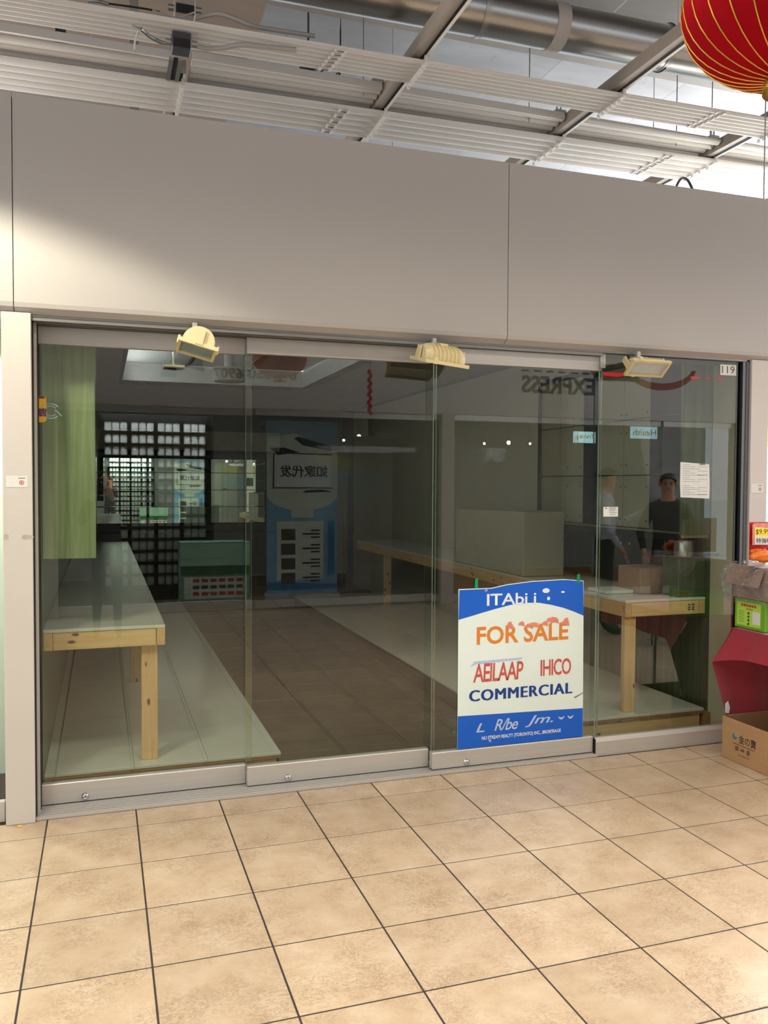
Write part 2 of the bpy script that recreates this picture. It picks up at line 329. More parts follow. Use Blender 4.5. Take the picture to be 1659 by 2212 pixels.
    def build(s, name, mats, parent=None, **tags):
        me = bpy.data.meshes.new(name); me.from_pydata(s.v, [], s.f)
        mats = mats if isinstance(mats, (list, tuple)) else [mats]
        for m in mats: me.materials.append(M[m] if isinstance(m, str) else m)
        me.polygons.foreach_set('material_index', s.m); me.polygons.foreach_set('use_smooth', s.sm)
        bm = bmesh.new(); bm.from_mesh(me)
        if s.__dict__.get('fix', True): bmesh.ops.recalc_face_normals(bm, faces=bm.faces)
        bm.to_mesh(me); bm.free(); me.update()
        return link(bpy.data.objects.new(name, me), parent, **tags)
def link(o, parent=None, label=None, cat=None, group=None, kind=None):
    COL.objects.link(o)
    if parent is not None:
        o.parent = parent
        if parent.type == 'EMPTY': o.matrix_parent_inverse = Matrix.Translation(-Vector(parent.location))
    if label: o['label'] = label
    if cat: o['category'] = cat
    if group: o['group'] = group
    if kind: o['kind'] = kind
    return o
def thing(name, loc, label, cat, group=None, kind=None):
    o = bpy.data.objects.new(name, None); o.empty_display_size = 0.1; o.location = loc
    return link(o, None, label, cat, group, kind)
def dup(root, loc=None, rot=None, label=None, group=None):
    r = root.copy(); COL.objects.link(r)
    if loc is not None: r.location = loc
    if rot is not None: r.rotation_euler = rot
    if label: r['label'] = label
    if group: r['group'] = group
    for ch in list(root.children):
        c = ch.copy(); COL.objects.link(c); c.parent = r
        for g in ch.children: d = g.copy(); COL.objects.link(d); d.parent = c
    return r
FONT_ROT = {'-y': ((1, 0, 0), (0, 0, 1)), '+y': ((-1, 0, 0), (0, 0, 1)), '-x': ((0, -1, 0), (0, 0, 1)), '+x': ((0, 1, 0), (0, 0, 1))}
def text(body, corner, width, height, face, m, parent, bold=0.0, depth=0.0015, shear=0.0, name='lettering', spacing=1.0, slope=0.0, label=None):
    """lettering whose lower left (as read) is CORNER and that fills width x height, on a face looking to FACE"""
    cu = bpy.data.curves.new(name, 'FONT'); cu.body = body; cu.size = 1; cu.extrude = 0; cu.offset = bold; cu.shear = shear; cu.space_character = spacing; cu.resolution_u = 3
    t = bpy.data.objects.new(name, cu); COL.objects.link(t)
    dg = bpy.context.evaluated_depsgraph_get(); me = bpy.data.meshes.new_from_object(t.evaluated_get(dg)); bpy.data.objects.remove(t)
    xs = [v.co.x for v in me.vertices]; ys = [v.co.y for v in me.vertices]
    if not xs: return None
    x0, x1, y0, y1 = min(xs), max(xs), min(ys), max(ys)
    ux, uy = (Vector(a) for a in FONT_ROT[face]); un = ux.cross(uy)
    for v in me.vertices:
        a = (v.co.x - x0) / (x1 - x0) * width; b = (v.co.y - y0) / (y1 - y0) * height
        v.co = Vector(corner) + ux * a + uy * (b + slope * a) + un * depth
    me.materials.clear(); me.materials.append(M[m]); me.update()
    o = bpy.data.objects.new(name, me); return link(o, parent, label)
def fr(corner, face):
    ux, uy = (Vector(a) for a in FONT_ROT[face]); un = ux.cross(uy); c = Vector(corner)
    return lambda u, v, d: c + ux * u + uy * v + un * d
def lines(mb, fn, rows, mi=0, d=0.0012):           # small printed text lines too fine to read: (u, v, width, height)
    for u, v, w, h in rows: mb.add([fn(u, v, d), fn(u + w, v, d), fn(u + w, v + h, d), fn(u, v + h, d)], [(0, 1, 2, 3)], mi)
    return mb

# ================================================================== STRUCTURE
# ---- corridor floor: grout bed and single tiles
T, G = 0.4, 0.003
fl = MB().box(-3.2, 9.2, -6.3, 0.0, -0.06, -0.0012).build('floor', 'grout', kind='structure')
def tile_mesh(name, w, d, m):
    me = bpy.data.meshes.new(name); mb = MB().bbox(-w / 2, w / 2, -d / 2, d / 2, -0.012, 0, 0.0015)
    me.from_pydata(mb.v, [], mb.f); me.materials.append(M[m]); bm = bmesh.new(); bm.from_mesh(me); bmesh.ops.recalc_face_normals(bm, faces=bm.faces); bm.to_mesh(me); bm.free(); return me
tm = tile_mesh('floor_tile', T - 2 * G, T - 2 * G, 'tile'); tm0 = tile_mesh('floor_tile', T - 2 * G, 0.2 - 2 * G, 'tile')
rest = MB(); cells = [(c, r) for r in range(0, 16) for c in range(-8, 23)]
cells.sort(key=lambda q: ((q[0] + .5) * T - 1.8) ** 2 + (-(q[1] + .5) * T + 1.0) ** 2)
for i, (c, r) in enumerate(cells):
    x, y = (c + .5) * T, -(r + .5) * T
    if i < 280:
        o = bpy.data.objects.new('floor_tile', tm0 if r == 0 else tm); o.location = (x, y - (0.1 if r == 0 else 0), 0); link(o, fl)
    else:
        y0 = y - T / 2 + G; y1 = y + T / 2 - G
        if r == 0: y1 = -0.2 - G
        rest.box(x - T / 2 + G, x + T / 2 - G, y0, y1, -0.012, 0)
rest.build('outer_tiles', 'tile', fl, kind='stuff')
# ---- shop floor
fs = MB().box(-0.1, 4.2, 0.0, 8.5, -0.06, -0.002).build('floor.001', 'igrout', kind='structure')
im = tile_mesh('shop_tile', 0.41 - 0.006, 0.41 - 0.006, 'itile')
for c in range(0, 5):
    for r in range(0, 21):
        o = bpy.data.objects.new('shop_tile', im); o.location = (1.62 - 0.41 * 1.5 + c * 0.41 + 0.0, 0.21 + r * 0.41, 0); link(o, fs)
# ---- walls of the empty shop
def S_(name, mb, m, parent=None): return mb.build(name, m, parent, kind='structure' if parent is None else None)
wl = S_('wall_left', MB().box(-0.16, -0.045, 0.0, 8.5, 0, 2.9), 'shop_wall')
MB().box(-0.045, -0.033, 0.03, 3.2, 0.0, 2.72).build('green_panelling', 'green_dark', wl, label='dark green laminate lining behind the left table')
wr = S_('wall_right', MB().box(4.03, 4.16, 0.0, 8.5, 0, 2.9), 'shop_wall')
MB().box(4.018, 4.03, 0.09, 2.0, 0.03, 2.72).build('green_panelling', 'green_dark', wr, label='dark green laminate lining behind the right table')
MB().box(4.012, 4.03, -0.15, 0.09, 0.0, 2.36).build('cream_lining', 'cream', wr, label='cream painted return beside the right post')
MB().box(4.020, 4.03, 2.0, 8.3, 0.0, 2.72).build('cream_lining', 'cream', wr, label='cream lining at the rear of the shop')
MB().box(3.972, 4.02, 0.06, 0.25, 0.0, 0.11).build('skirting', 'ply', wr)
wb = S_('wall_back', MB().box(-0.1, 4.2, 8.4, 8.55, 0, 2.9), 'dark_wall')
MB().box(0.0, 2.75, 7.85, 8.39, 2.06, 2.33).build('soffit', 'flake', wb, label='pale soffit with flaking dark patches')
sc = S_('ceiling', MB().box(-0.1, 0.48, 0.06, 8.5, 2.75, 2.8).box(2.66, 4.2, 0.06, 8.5, 2.75, 2.8).box(0.48, 2.66, 6.0, 8.5, 2.75, 2.8).box(0.48, 2.66, 0.06, 1.2, 2.75, 2.8), 'shop_ceil')
MB().box(0.44, 0.48, 1.2, 6.0, 2.75, 3.0).box(2.66, 2.70, 1.2, 6.0, 2.75, 3.0).box(0.44, 2.70, 6.0, 6.04, 2.75, 3.0).box(0.44, 2.70, 1.16, 1.2, 2.75, 3.0).build('coffer_side', 'coffer', sc)
MB().box(0.42, 2.72, 1.14, 6.06, 3.02, 3.05).build('coffer_light_block', 'shop_ceil', sc)  # unseen slab added to stop plenum light leaking past the coffer tiles
for i in range(3):
    for j in range(4):
        MB().bbox(0.50 + i * .72, 1.20 + i * .72, 1.22 + j * 1.2, 2.40 + j * 1.2, 3.0, 3.015, 0.004).build('ceiling_tile', 'coffer', sc)
for i in range(2): MB().box(1.2 + i * .72 - .0, 1.225 + i * .72, 1.2, 6.0, 2.985, 3.0).build('ceiling_grid_bar', 'shop_ceil', sc)
for j in range(3): MB().box(0.48, 2.66, 2.40 + j * 1.2, 2.425 + j * 1.2, 2.985, 3.0).build('ceiling_grid_bar', 'shop_ceil', sc)
# ---- fascia
wf = S_('wall_front', MB().box(-3.2, 9.2, -0.225, 0.04, 2.385, 3.325), 'post')
prof = [(-0.226, 3.335), (-0.25, 3.335), (-0.25, 2.405), (-0.244, 2.385), (-0.205, 2.362), (-0.195, 2.362), (-0.195, 2.383), (-0.226, 2.383)]
for x0, x1 in ((-2.60, -0.124), (-0.120, 2.353), (2.357, 4.83), (4.834, 7.3)):
    MB().prism(prof, lambda u, v, d: Vector((d, u, v)), x0, x1).build('fascia_panel', 'fascia', wf)
# ---- header track above the sliding panels, posts, jambs, floor track
h = MB().box(-0.05, 4.03, -0.205, 0.03, 2.352, 2.385)
for y0, y1 in ((-0.2, -0.178), (-0.152, -0.13), (-0.1, -0.09), (-0.062, -0.045), (-0.015, 0.0)): h.box(-0.05, 2.99, y0, y1, 2.335, 2.352)
t1 = S_('trim_1', h, 'track')
MB().box(-0.045, 2.99, -0.085, -0.067, 2.336, 2.351).box(-0.045, 2.99, -0.125, -0.105, 2.336, 2.351).build('black_gasket', 'black', t1)
t2 = S_('trim_2', MB().bbox(-0.178, -0.052, -0.222, 0.0, 0, 2.365, 0.003), 'post')
MB().box(-0.176, -0.060, -0.2226, -0.2222, 1.325, 1.352).build('scuffed_patch', mat('scuffed_paint', 'a9a59d', 0.7, var=0.2, scale=(40, 40, 40)), t2) if False else None
MB().prism([(0, .006), (.012, .0), (.045, .004), (.055, .012), (.04, .022), (.015, .024), (.004, .02)], fr((-.176 + .075, -.222, 1.325), '-y'), 0, .0006).prism([(0, 0), (.022, .004), (.02, .026), (.002, .028)], fr((-.175, -.222, 1.324), '-y'), 0, .0006).build('scuff', mat('scuffed_paint', 'b1ada6', 0.7, var=0.2, scale=(40, 40, 40)), t2)
t3 = S_('trim_3', MB().bbox(4.035, 4.168, -0.222, 0.0, 0, 2.365, 0.003), 'post')
t4 = S_('trim_4', MB().box(-0.052, -0.047, -0.19, 0.0, 0, 2.345), 'black')
MB().box(-0.047, -0.035, -0.14, 0.0, 0, 2.345).build('jamb_face', 'post', t4); MB().box(-0.035, -0.032, -0.115, -0.02, 0.02, 2.34).build('black_gasket', 'black', t4)
t5 = S_('trim_5', MB().box(3.988, 4.012, -0.2, -0.178, 0.1, 2.36).box(4.012, 4.036, -0.205, -0.11, 0.0, 2.36), 'alu_dark')
MB().box(3.984, 3.988, -0.198, -0.18, 0.1, 2.355).build('black_gasket', 'black', t5)
tr = MB().box(-0.05, 2.99, -0.2, 0.0, 0.0, 0.008)
for i in range(9): tr.box(-0.05, 2.99, -0.196 + i * 0.0225, -0.186 + i * 0.0225, 0.008, 0.016)
t6 = S_('trim_6', tr, 'alu')
# ---- sliding glass panels
def glass_pane(parent, x0, x1, y, z0, z1, m='glass'):
    return MB().box(x0, x1, y - 0.005, y + 0.005, z0, z1, faces=(1, 1, 0, 0, 1, 1)).build('glass_pane', [m, 'edge'], parent)
def lock_mb(x, y, z):
    return MB().lathe([(0.0, -0.012), (0.011, -0.012), (0.013, -0.008), (0.013, -0.003), (0.017, -0.002), (0.017, 0.0)], (x, y, z), 16, 0, 'y').lathe([(0.0, -0.0125), (0.003, -0.0125), (0.003, -0.010)], (x, y, z), 8, 1, 'y')
panels = [(1, -0.047, 0.99, -0.043, 0.957, -0.040, 0.165), (2, 0.953, 2.006, 0.957, 1.966, -0.085, 1.171), (3, 1.965, 3.022, 1.964, 2.982, -0.145, 2.17)]
for i, gx0, gx1, rx0, rx1, y, lx in panels:
    d = MB().bbox(rx0, rx1, y - 0.0225, y + 0.0225, 0.02, 0.120 if i < 3 else 0.113, 0.003).build('door_%d' % i, 'alu', kind='structure')
    glass_pane(d, gx0, gx1, y, 0.10, 2.27)
    MB().bbox(rx0, rx1 if i < 3 else 3.005, y - 0.019, y + 0.019, 2.253, 2.336, 0.002).build('top_rail', 'alu', d)
    MB().box(rx0 + .002, rx1 - .002, y - 0.018, y + 0.018, 0.013, 0.02).build('black_gasket', 'black', d)
    lock_mb(lx, y - 0.0225, 0.045).build('lock', ['chrome', 'black'], d, label='round chrome lock')
rp = [(-0.192, 0), (-0.192, 0.085), (-0.178, 0.108), (-0.165, 0.110), (-0.158, 0.110), (-0.158, 0)]
d4 = MB().prism(rp, lambda u, v, d: Vector((d, u, v)), 2.985, 3.985).build('door_4', 'alu', kind='structure')
glass_pane(d4, 2.985, 4.012, -0.174, 0.09, 2.37)
MB().box(2.996, 3.03, -0.170, -0.150, 2.27, 2.36).build('top_bracket', 'alu', d4)
MB().box(2.984, 2.9855, -0.19, -0.16, 0, 0.1).build('black_gasket', 'black', d4)
# ---- neighbouring units
wn = S_('window_1', MB().bbox(-3.2, -0.186, -0.17, -0.12, 0.0, 0.10, 0.003), 'post')
glass_pane(wn, -3.2, -0.18, -0.145, 0.09, 2.37, 'glass2')
MB().box(-3.2, -0.186, -0.14, -0.13, 0.1, 0.104).build('black_gasket', 'black', wn)
S_('wall_left.001', MB().box(-3.2, -0.18, 0.55, 0.6, 0, 2.9), 'pale_green')
S_('ceiling.001', MB().box(-3.2, -0.18, 0.0, 0.6, 2.4, 2.45).box(4.17, 9.2, 0.0, 1.6, 2.6, 2.65), 'shop_ceil')
S_('floor.002', MB().box(-3.2, -0.16, 0, 0.6, -0.05, -0.002).box(4.16, 9.2, 0, 1.6, -0.05, -0.002), 'igrout')
S_('wall_right.001', MB().box(4.17, 9.2, 1.5, 1.55, 0, 2.9).box(4.17, 4.2, 0.0, 1.5, 0, 2.6), 'bright')
# ---- deck over everything, in separate boards
dk = MB().box(-7, 14, -11, 12, 5.02, 5.1).build('ceiling.002', 'carrier', kind='structure')
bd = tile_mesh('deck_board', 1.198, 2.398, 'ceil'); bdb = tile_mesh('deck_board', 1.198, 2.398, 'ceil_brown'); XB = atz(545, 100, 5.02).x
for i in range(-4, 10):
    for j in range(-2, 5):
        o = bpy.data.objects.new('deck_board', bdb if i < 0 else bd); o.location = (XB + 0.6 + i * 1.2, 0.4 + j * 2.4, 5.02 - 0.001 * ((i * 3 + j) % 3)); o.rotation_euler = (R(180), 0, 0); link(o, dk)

# ================================================================== CEILING SERVICES
BANK_TILT = -0.02
def bank_y(y, x): return y + BANK_TILT * (x - 2.0)
def slat_bank(y0, n, pitch, z, x0, x1, label, group, wide=None):
    b = thing('slat_bank', (x0, y0, z), label, 'ceiling slats', group)
    w = pitch * 0.86; e_ = min(1, pitch / .07)
    pr = [(-w / 2, 0.026 * e_), (-w / 2, 0.020 * e_), (-w * .44, 0.010 * e_), (-w * .30, 0.002), (-w * .12, -0.003), (w * .12, -0.003), (w * .30, 0.002), (w * .44, 0.010 * e_), (w / 2, 0.020 * e_), (w / 2, 0.026 * e_)]
    for k in range(n):
        yc = y0 + (k + .5) * pitch
        MB().prism(pr, lambda u, v, d: Vector((d, bank_y(yc + u, d), z + v)), x0, x1).build('slat', 'slat', b)
    return b
CX = (0.70, 1.965, 3.245, 4.49, 5.75)
bA = slat_bank(0.76, 5, 0.083, 3.952, -3.0, 7.0, 'white metal slats of the lowest bank just above the fascia top', 'metal slat banks under the ceiling deck')
bC = slat_bank(0.06, 6, 0.045, 3.952, -3.0, 7.0, 'white metal slats of the upper bank running below the round duct', 'metal slat banks under the ceiling deck')
for k in range(len(CX) - 1):
    bB = slat_bank(0.60, 5, 0.075, 4.02, CX[k] + 0.06, CX[k + 1] - 0.06, 'short shaded slat infill between rails above the lowest bank, %s' % ('over the left pane', 'above the middle panes', 'above the joint of the fascia', 'at the right frame edge')[k], 'slat infills between the rails')
    MB().box(CX[k] + .06, CX[k + 1] - .06, 0.585, 0.60, 4.02, 4.065).build('edge_lip', 'slat', bB)
bB = slat_bank(0.66, 4, 0.075, 4.02, -3.0, CX[0] - 0.04, 'long shaded slat infill at the left behind the lowest bank', 'slat infills between the rails')
MB().box(-3, CX[0] - .04, 0.62, 0.64, 4.02, 4.065).build('edge_lip', 'slat', bB)
# splice plates and clips
def splice(bank, x, y0, n, pitch, z):
    mb = MB()
    for k in range(n):
        yc = bank_y(y0 + (k + .5) * pitch, x)
        for dx in (-0.028, 0.028):
            mb.box(x + dx - .007 - k * .006, x + dx + .007 - k * .006, yc - pitch * .5, yc + pitch * .12, z - .010, z - .001)
        mb.box(x - .03 - k * .006, x + .03 - k * .006, yc - pitch * .05, yc + pitch * .08, z - .006, z - .001)
    mb.build('splice_clip', 'slat', bank, kind='stuff')
for x in (1.72, 4.12): splice(bA, x, 0.76, 5, 0.083, 3.955)
for x in (1.50, 3.98): splice(bC, x, 0.06, 6, 0.045, 3.955)
where = ('with the junction box at the left', 'above the overlap of the second and third panes', 'above the fascia joint, under the duct', 'near the right frame edge', 'beyond the right frame edge')
for q, x in enumerate(CX):
    c = thing('carrier_rail', (x, 0.0, 4.0), 'painted slotted carrier rail for slats ' + where[q], 'ceiling rail', 'carrier rails across the ceiling')
    y0 = -1.6 if q else 0.72; y1 = 3.2
    MB().box(x - .045, x + .035, y0, y1, 3.992, 4.07).build('rail_body', 'carrier', c)
    MB().box(x + .003, x + .018, y0, y1, 3.988, 3.993).build('rail_slot', 'black', c)
    MB().box(x + .018, x + .035, y0, y1, 3.984, 3.992).build('rail_lip', 'slat', c)
    for bank, (ys, n, p) in (('a', (0.76, 5, .083)), ('c', (0.06, 6, .045))):
        if bank == 'c' and q == 0: continue
        mb = MB(); ya, yb = bank_y(ys, x), bank_y(ys + n * p, x)
        mb.box(x + .012, x + .03, ya - .012, ya - .002, 3.945, 3.995)
        for k in range(n):
            yc = bank_y(ys + (k + 1) * p, x); mb.box(x + .008, x + .03, yc - p * .95, yc, 3.940, 3.946); mb.box(x + .012, x + .026, yc - .008, yc + .008, 3.925, 3.95)
        mb.build('hook_strip', 'slat', c)
    if q:
        mb = MB()
        for dx in (-.10, -.07): mb.tube([(x + dx, 0.62, 4.085), (x + dx, 0.62, 4.14)], .006, 6)
        mb.box(x - .12, x - .046, .59, .65, 4.068, 4.085).build('bolted_bracket', 'steel', c)
# threaded rods
for i, (px, py0, py1) in enumerate(((1143, 222, 248), (1461, 268, 300), (785, 160, 190), (1537, 272, 308), (848, 294, 310), (1410, 365, 385))):
    p = atz(px, py1, 4.05); top = CAM + (p - CAM); 
    MB().tube([(p.x, p.y, 4.0), (p.x, p.y, 5.0)], .004, 6).build('threaded_rod', 'steel', None, label=('thin steel rod hanging a slat bank %s' % ('right of the middle rail', 'left of the right rail', 'right of the cable loop', 'just before the right rail', 'above the fascia middle', 'above the right fascia')[i]), cat='rod', group='steel rods from the ceiling deck')
# channel purlins parallel to the facade
for z, px, py, nm in ((4.55, 1000, 80, 'brown channel purlin running below the round duct'), (4.85, 700, 6, 'dark channel purlin at the top frame edge above the duct')):
    p = atz(px, py, z)
    c = thing('channel_purlin', (p.x, p.y, z), nm, 'ceiling beam')
    MB().prism([(-.05, .06), (-.05, 0), (.05, 0), (.05, .06), (.04, .06), (.04, .012), (-.04, .012), (-.04, .06)], lambda u, v, d: Vector((d, p.y + u, z + v)), -4, 9).build('channel', 'carrier', c)
# round duct
p = atz(1270, 72, 4.42); DR = 0.135
dct = thing('round_duct', (p.x, p.y, p.z), 'round silver sheet-metal air duct crossing above the slats', 'duct')
pts = [(-1 + i * 0.5, p.y + (p.x - (-1 + i * .5)) * 0.012, p.z) for i in range(18)]
MB().tube(pts, DR, 40).build('duct_shell', 'duct', dct)
for px in (1010, 1195, 1490):
    d_ = ray(px, 60); x = (CAM + d_ * ((p.z - CAM.z) / d_.z)).x; yy = p.y + (p.x - x) * .012; w = .018 if px != 1195 else .045
    MB().tube([(x - w, yy, p.z), (x + w, yy, p.z)], DR + .004, 40).build('duct_band', 'steel' if px != 1195 else 'cable', dct)
    if px == 1490: MB().tube([(x, yy + (DR + .006) * math.cos(a), p.z + (DR + .006) * math.sin(a)) for a in [R(-100 + i * 15) for i in range(20)]], .006, 6).build('hanger_strap', 'jbox', dct)
# junction boxes and conduits by the left rail
def jbox(name, loc, label, sz, m, dark):
    b = thing(name, loc, label, 'junction box'); x, y, z = loc; w, d, h_ = sz
    MB().bbox(x - w, x + w, y - d, y + d, z - h_, z + h_, .006).build('box_body', m, b)
    MB().box(x - w * .86, x + w * .86, y - d - .003, y - d, z - h_ * .95, z + h_ * .1).build('open_face', dark, b)
    MB().tube([(x + w, y, z + .01), (x + w + .035, y, z + .01)], .018, 8).build('connector', 'steel', b)
    MB().tube([(x - w, y, z), (x - w - .03, y, z)], .018, 8).build('connector', 'steel', b)
    return b
q0 = atz(398, 22, 4.12); q1 = atz(391, 95, 3.895)
j0 = jbox('junction_box', tuple(q0), 'open grey junction box at the top frame edge with hanging wires', (.055, .05, .045), 'carrier', 'black')
j1 = jbox('junction_box.001', tuple(q1), 'dark junction box clamped on the left rail above two bright channels', (.05, .05, .042), 'jbox', 'cable_black')
def cable(pts, r, m, label, cat='cable', name='cable', n=7, group=None):
    P = [Vector(a) for a in pts]; out = []
    for i in range(len(P) - 1):
        a, b, c, d = P[max(i - 1, 0)], P[i], P[i + 1], P[min(i + 2, len(P) - 1)]
        for k in range(6):
            t = k / 6; out.append(0.5 * ((2 * b) + (c - a) * t + (2 * a - 5 * b + 4 * c - d) * t * t + (3 * b - a - 3 * c + d) * t ** 3))
    out.append(P[-1]); return MB().tube(out, r, n).build(name, m, None, label=label, cat=cat, group=group)
def zz(lst, z): return [atz(a, b, z) for a, b in lst]
cable(zz([(425, 40), (470, 30), (510, 42), (545, 56), (600, 66), (680, 78)], 4.06), .012, 'cable', 'white flexible conduit leaving the upper junction box to the right')
cable(zz([(416, 97), (445, 105), (480, 104), (520, 97), (560, 100), (640, 108)], 3.915), .014, 'cable', 'white flexible conduit leaving the dark junction box to the right')
cable(zz([(375, 94), (350, 92), (325, 80), (310, 68), (303, 62)], 3.895), [.009] * 25 if False else .012, 'steel', 'bent steel conduit pointing left from the dark junction box')
cable(zz([(303, 62), (292, 57), (285, 54)], 3.895), .005, 'steel', 'thin pointed tip of wire beyond the bent conduit')
cable(zz([(303, 58), (296, 75), (291, 92), (290, 106)], 3.895), .004, 'cable', 'thin white wire dangling from the bent conduit')
cable(zz([(330, 22), (365, 36), (385, 38), (405, 32), (420, 27)], 4.05), .005, 'cable', 'white wire looped over the open junction box')
cable(zz([(235, 8), (280, 14), (325, 21), (345, 26)], 4.08), .005, 'cable_black', 'dark wire running left from the open junction box')
cable(zz([(190, 2), (215, 4), (235, 10)], 4.1), .010, 'steel', 'short bright conduit end at the top frame edge')
cable(zz([(565, 152), (575, 146), (600, 145), (630, 148), (660, 153)], 4.3), .008, 'cable_black', 'thick black cable into the round grey ceiling box')
cable(zz([(672, 150), (700, 143), (724, 139)], 4.3), .006, 'cable_black', 'black cable rising right from the round ceiling box')
_q = atz(735, 142, 4.3); cable([(_q.x, _q.y, 5.02)] + zz([(735, 142), (731, 155), (718, 168), (702, 170), (692, 162), (697, 152), (712, 148), (726, 152), (733, 164), (731, 182)], 4.3), .005, 'cable_black', 'black cable coiled in a loop by the round box')
p = atz(666, 155, 4.33); rb = thing('round_box', tuple(p), 'round grey electrical box with black cables on the deck', 'junction box')
MB().lathe([(0, -.03), (.055, -.03), (.06, -.02), (.06, .03), (0, .03)], p, 20).build('box_body', 'jbox', rb); MB().tube([p, (p.x, p.y, 5.0)], .008, 6).build('stem', 'jbox', rb)
p = atz(385, 150, 3.97); ch = thing('strut_hanger', tuple(p), 'pair of bright steel channels below the dark junction box', 'ceiling strut')
a0, a1 = atz(381, 118, 4.0), atz(378, 163, 4.0)
for dx in (-.028, .022): MB().box(a0.x + dx - .012, a0.x + dx + .012, a0.y, a1.y, 3.965, 3.985).build('channel', 'chrome', ch)
MB().box(a0.x - .014, a0.x + .010, a0.y, a1.y, 3.972, 3.984).build('slot', 'black', ch)
p = atz(131, 55, 4.35); MB().box(p.x - .03, p.x + .03, p.y - .02, p.y + .02, 4.25, 5.0).build('channel_hanger', 'jbox', None, label='dark channel hanger dropping behind the slats at the left', cat='ceiling strut')
p = atz(290, 200, 4.3)
MB().box(p.x - .03, p.x + .03, p.y - .02, p.y + .02, 4.0, 5.0).build('channel_hanger.001', 'steel', None, label='steel channel hanger showing over the fascia, right of the left joint', cat='ceiling strut')
p = aty(1650, 414, -0.24); MB().tube([(p.x, p.y, 3.33), (p.x, p.y, 5.0)], .004, 6).build('hanging_wire', 'steel', None, label='thin wire standing above the fascia beside the lantern', cat='wire')
p = atz(1478, 388, 3.9); cable([(p.x - .08, p.y, 3.82), (p.x - .03, p.y, 3.9), (p.x + .03, p.y, 3.9), (p.x + .08, p.y, 3.83)], .01, 'cable_black', 'short black cable end lying over the right fascia top')

# ================================================================== FLOODLIGHTS under the fascia
def floodlight(loc, rot, label, w=0.10, l=0.115, mount=0.1, lens='lamp_glass', off=(0, 0), endk=.80):
    # lens looks down -Z at rest; long axis X
    t = bpy.data.objects.new('floodlight', None); t.empty_display_size = .1
    link(t, None, label, 'floodlight', 'old floodlights under the fascia')
    mb = MB(); n = 14; arc = [R(180 * i / n) for i in range(n + 1)]
    hw, hh = w * 0.82, w * 0.92
    def ring(x, k): return [Vector((x, -hw * k * math.cos(a) * 1.0, 0.012 + hh * k * math.sin(a) ** 0.8)) for a in arc]
    ribs = []
    xs = [(-l * .98, endk), (-l * .72, .97)]
    for i in range(7):
        x = -l * .58 + i * l * .2; xs += [(x - .001, .93), (x, 1.03), (x + .005, 1.03), (x + .006, .93)]
    xs += [(l * .75, .97), (l * .98, endk)]
    rings = [ring(x, k) for x, k in xs]; m_ = n + 1
    mb.add([v for r_ in rings for v in r_], [(i * m_ + j, i * m_ + j + 1, (i + 1) * m_ + j + 1, (i + 1) * m_ + j) for i in range(len(rings) - 1) for j in range(n)])
    mb.add(rings[0], [tuple(range(m_))]); mb.add(rings[-1], [tuple(range(m_))[::-1]])
    mb.build('housing', 'lamp_body', t)
    e, f_ = l * 1.08, w * 1.0; fm = MB()
    for a in ((-e, e, -f_, -f_ + .014), (-e, e, f_ - .014, f_), (-e, -e + .014, -f_ + .014, f_ - .014), (e - .014, e, -f_ + .014, f_ - .014)): fm.box(a[0], a[1], a[2], a[3], -.006, .012)
    fm.build('lens_frame', 'lamp_body', t)
    MB().box(-e + .014, e - .014, -f_ + .014, f_ - .014, 0.002, .006).build('lens', lens, t)
    for s in (-1, 1): MB().box(s * e * 1.0 - .004, s * e * 1.0 + .004, -.018, .018, 0.0, .075).build('bracket', 'lamp_body', t)
    for s in (-1, 1): MB().bbox(-.012 - l * .6, .012 - l * .6, s * f_ - .006, s * f_ + .006, -.008, .03, .003).build('latch', 'lamp_body', t)
    MB().box(-.022 + off[0], .022 + off[0], -.02 + off[1], .02 + off[1], hh * .8, hh + .02).build('mount_plate', 'lamp_body', t)
    t.location = loc; t.rotation_euler = rot
    # neck stays upright, from the housing to the soffit
    nk = MB().box(-.011, .011, -.011, .011, 0, mount).build('mount_neck', 'alu', None)
    nk.parent = t
    inv = (Matrix.Translation(Vector(loc)) @ t.rotation_euler.to_matrix().to_4x4()).inverted()
    topz = 2.365; rx = inv @ Vector((loc[0] + off[0], loc[1] + off[1] * 0, 0)); 
    nk.matrix_parent_inverse = Matrix.Identity(4)
    nk.matrix_basis = inv @ Matrix.Translation((loc[0] + off[0], -0.232, topz - mount))
    return t
fl1 = floodlight((0.682, -0.31, 2.222), (R(15), R(9), R(90)), 'cream dome floodlight with green lens above the left pane', w=.092, l=.085, mount=0.07, endk=.94)
fl2 = floodlight((1.930, -0.31, 2.226), (R(13), R(4), R(9)), 'ribbed back of a cream floodlight above the middle panes', w=.088, l=.122, mount=0.05)
fl3 = floodlight((3.205, -0.33, 2.255), (R(-40), 0, 0), 'rectangular floodlight turned outwards above the right pane', w=.058, l=.118, mount=0.06, lens='lamp_lens_pale')
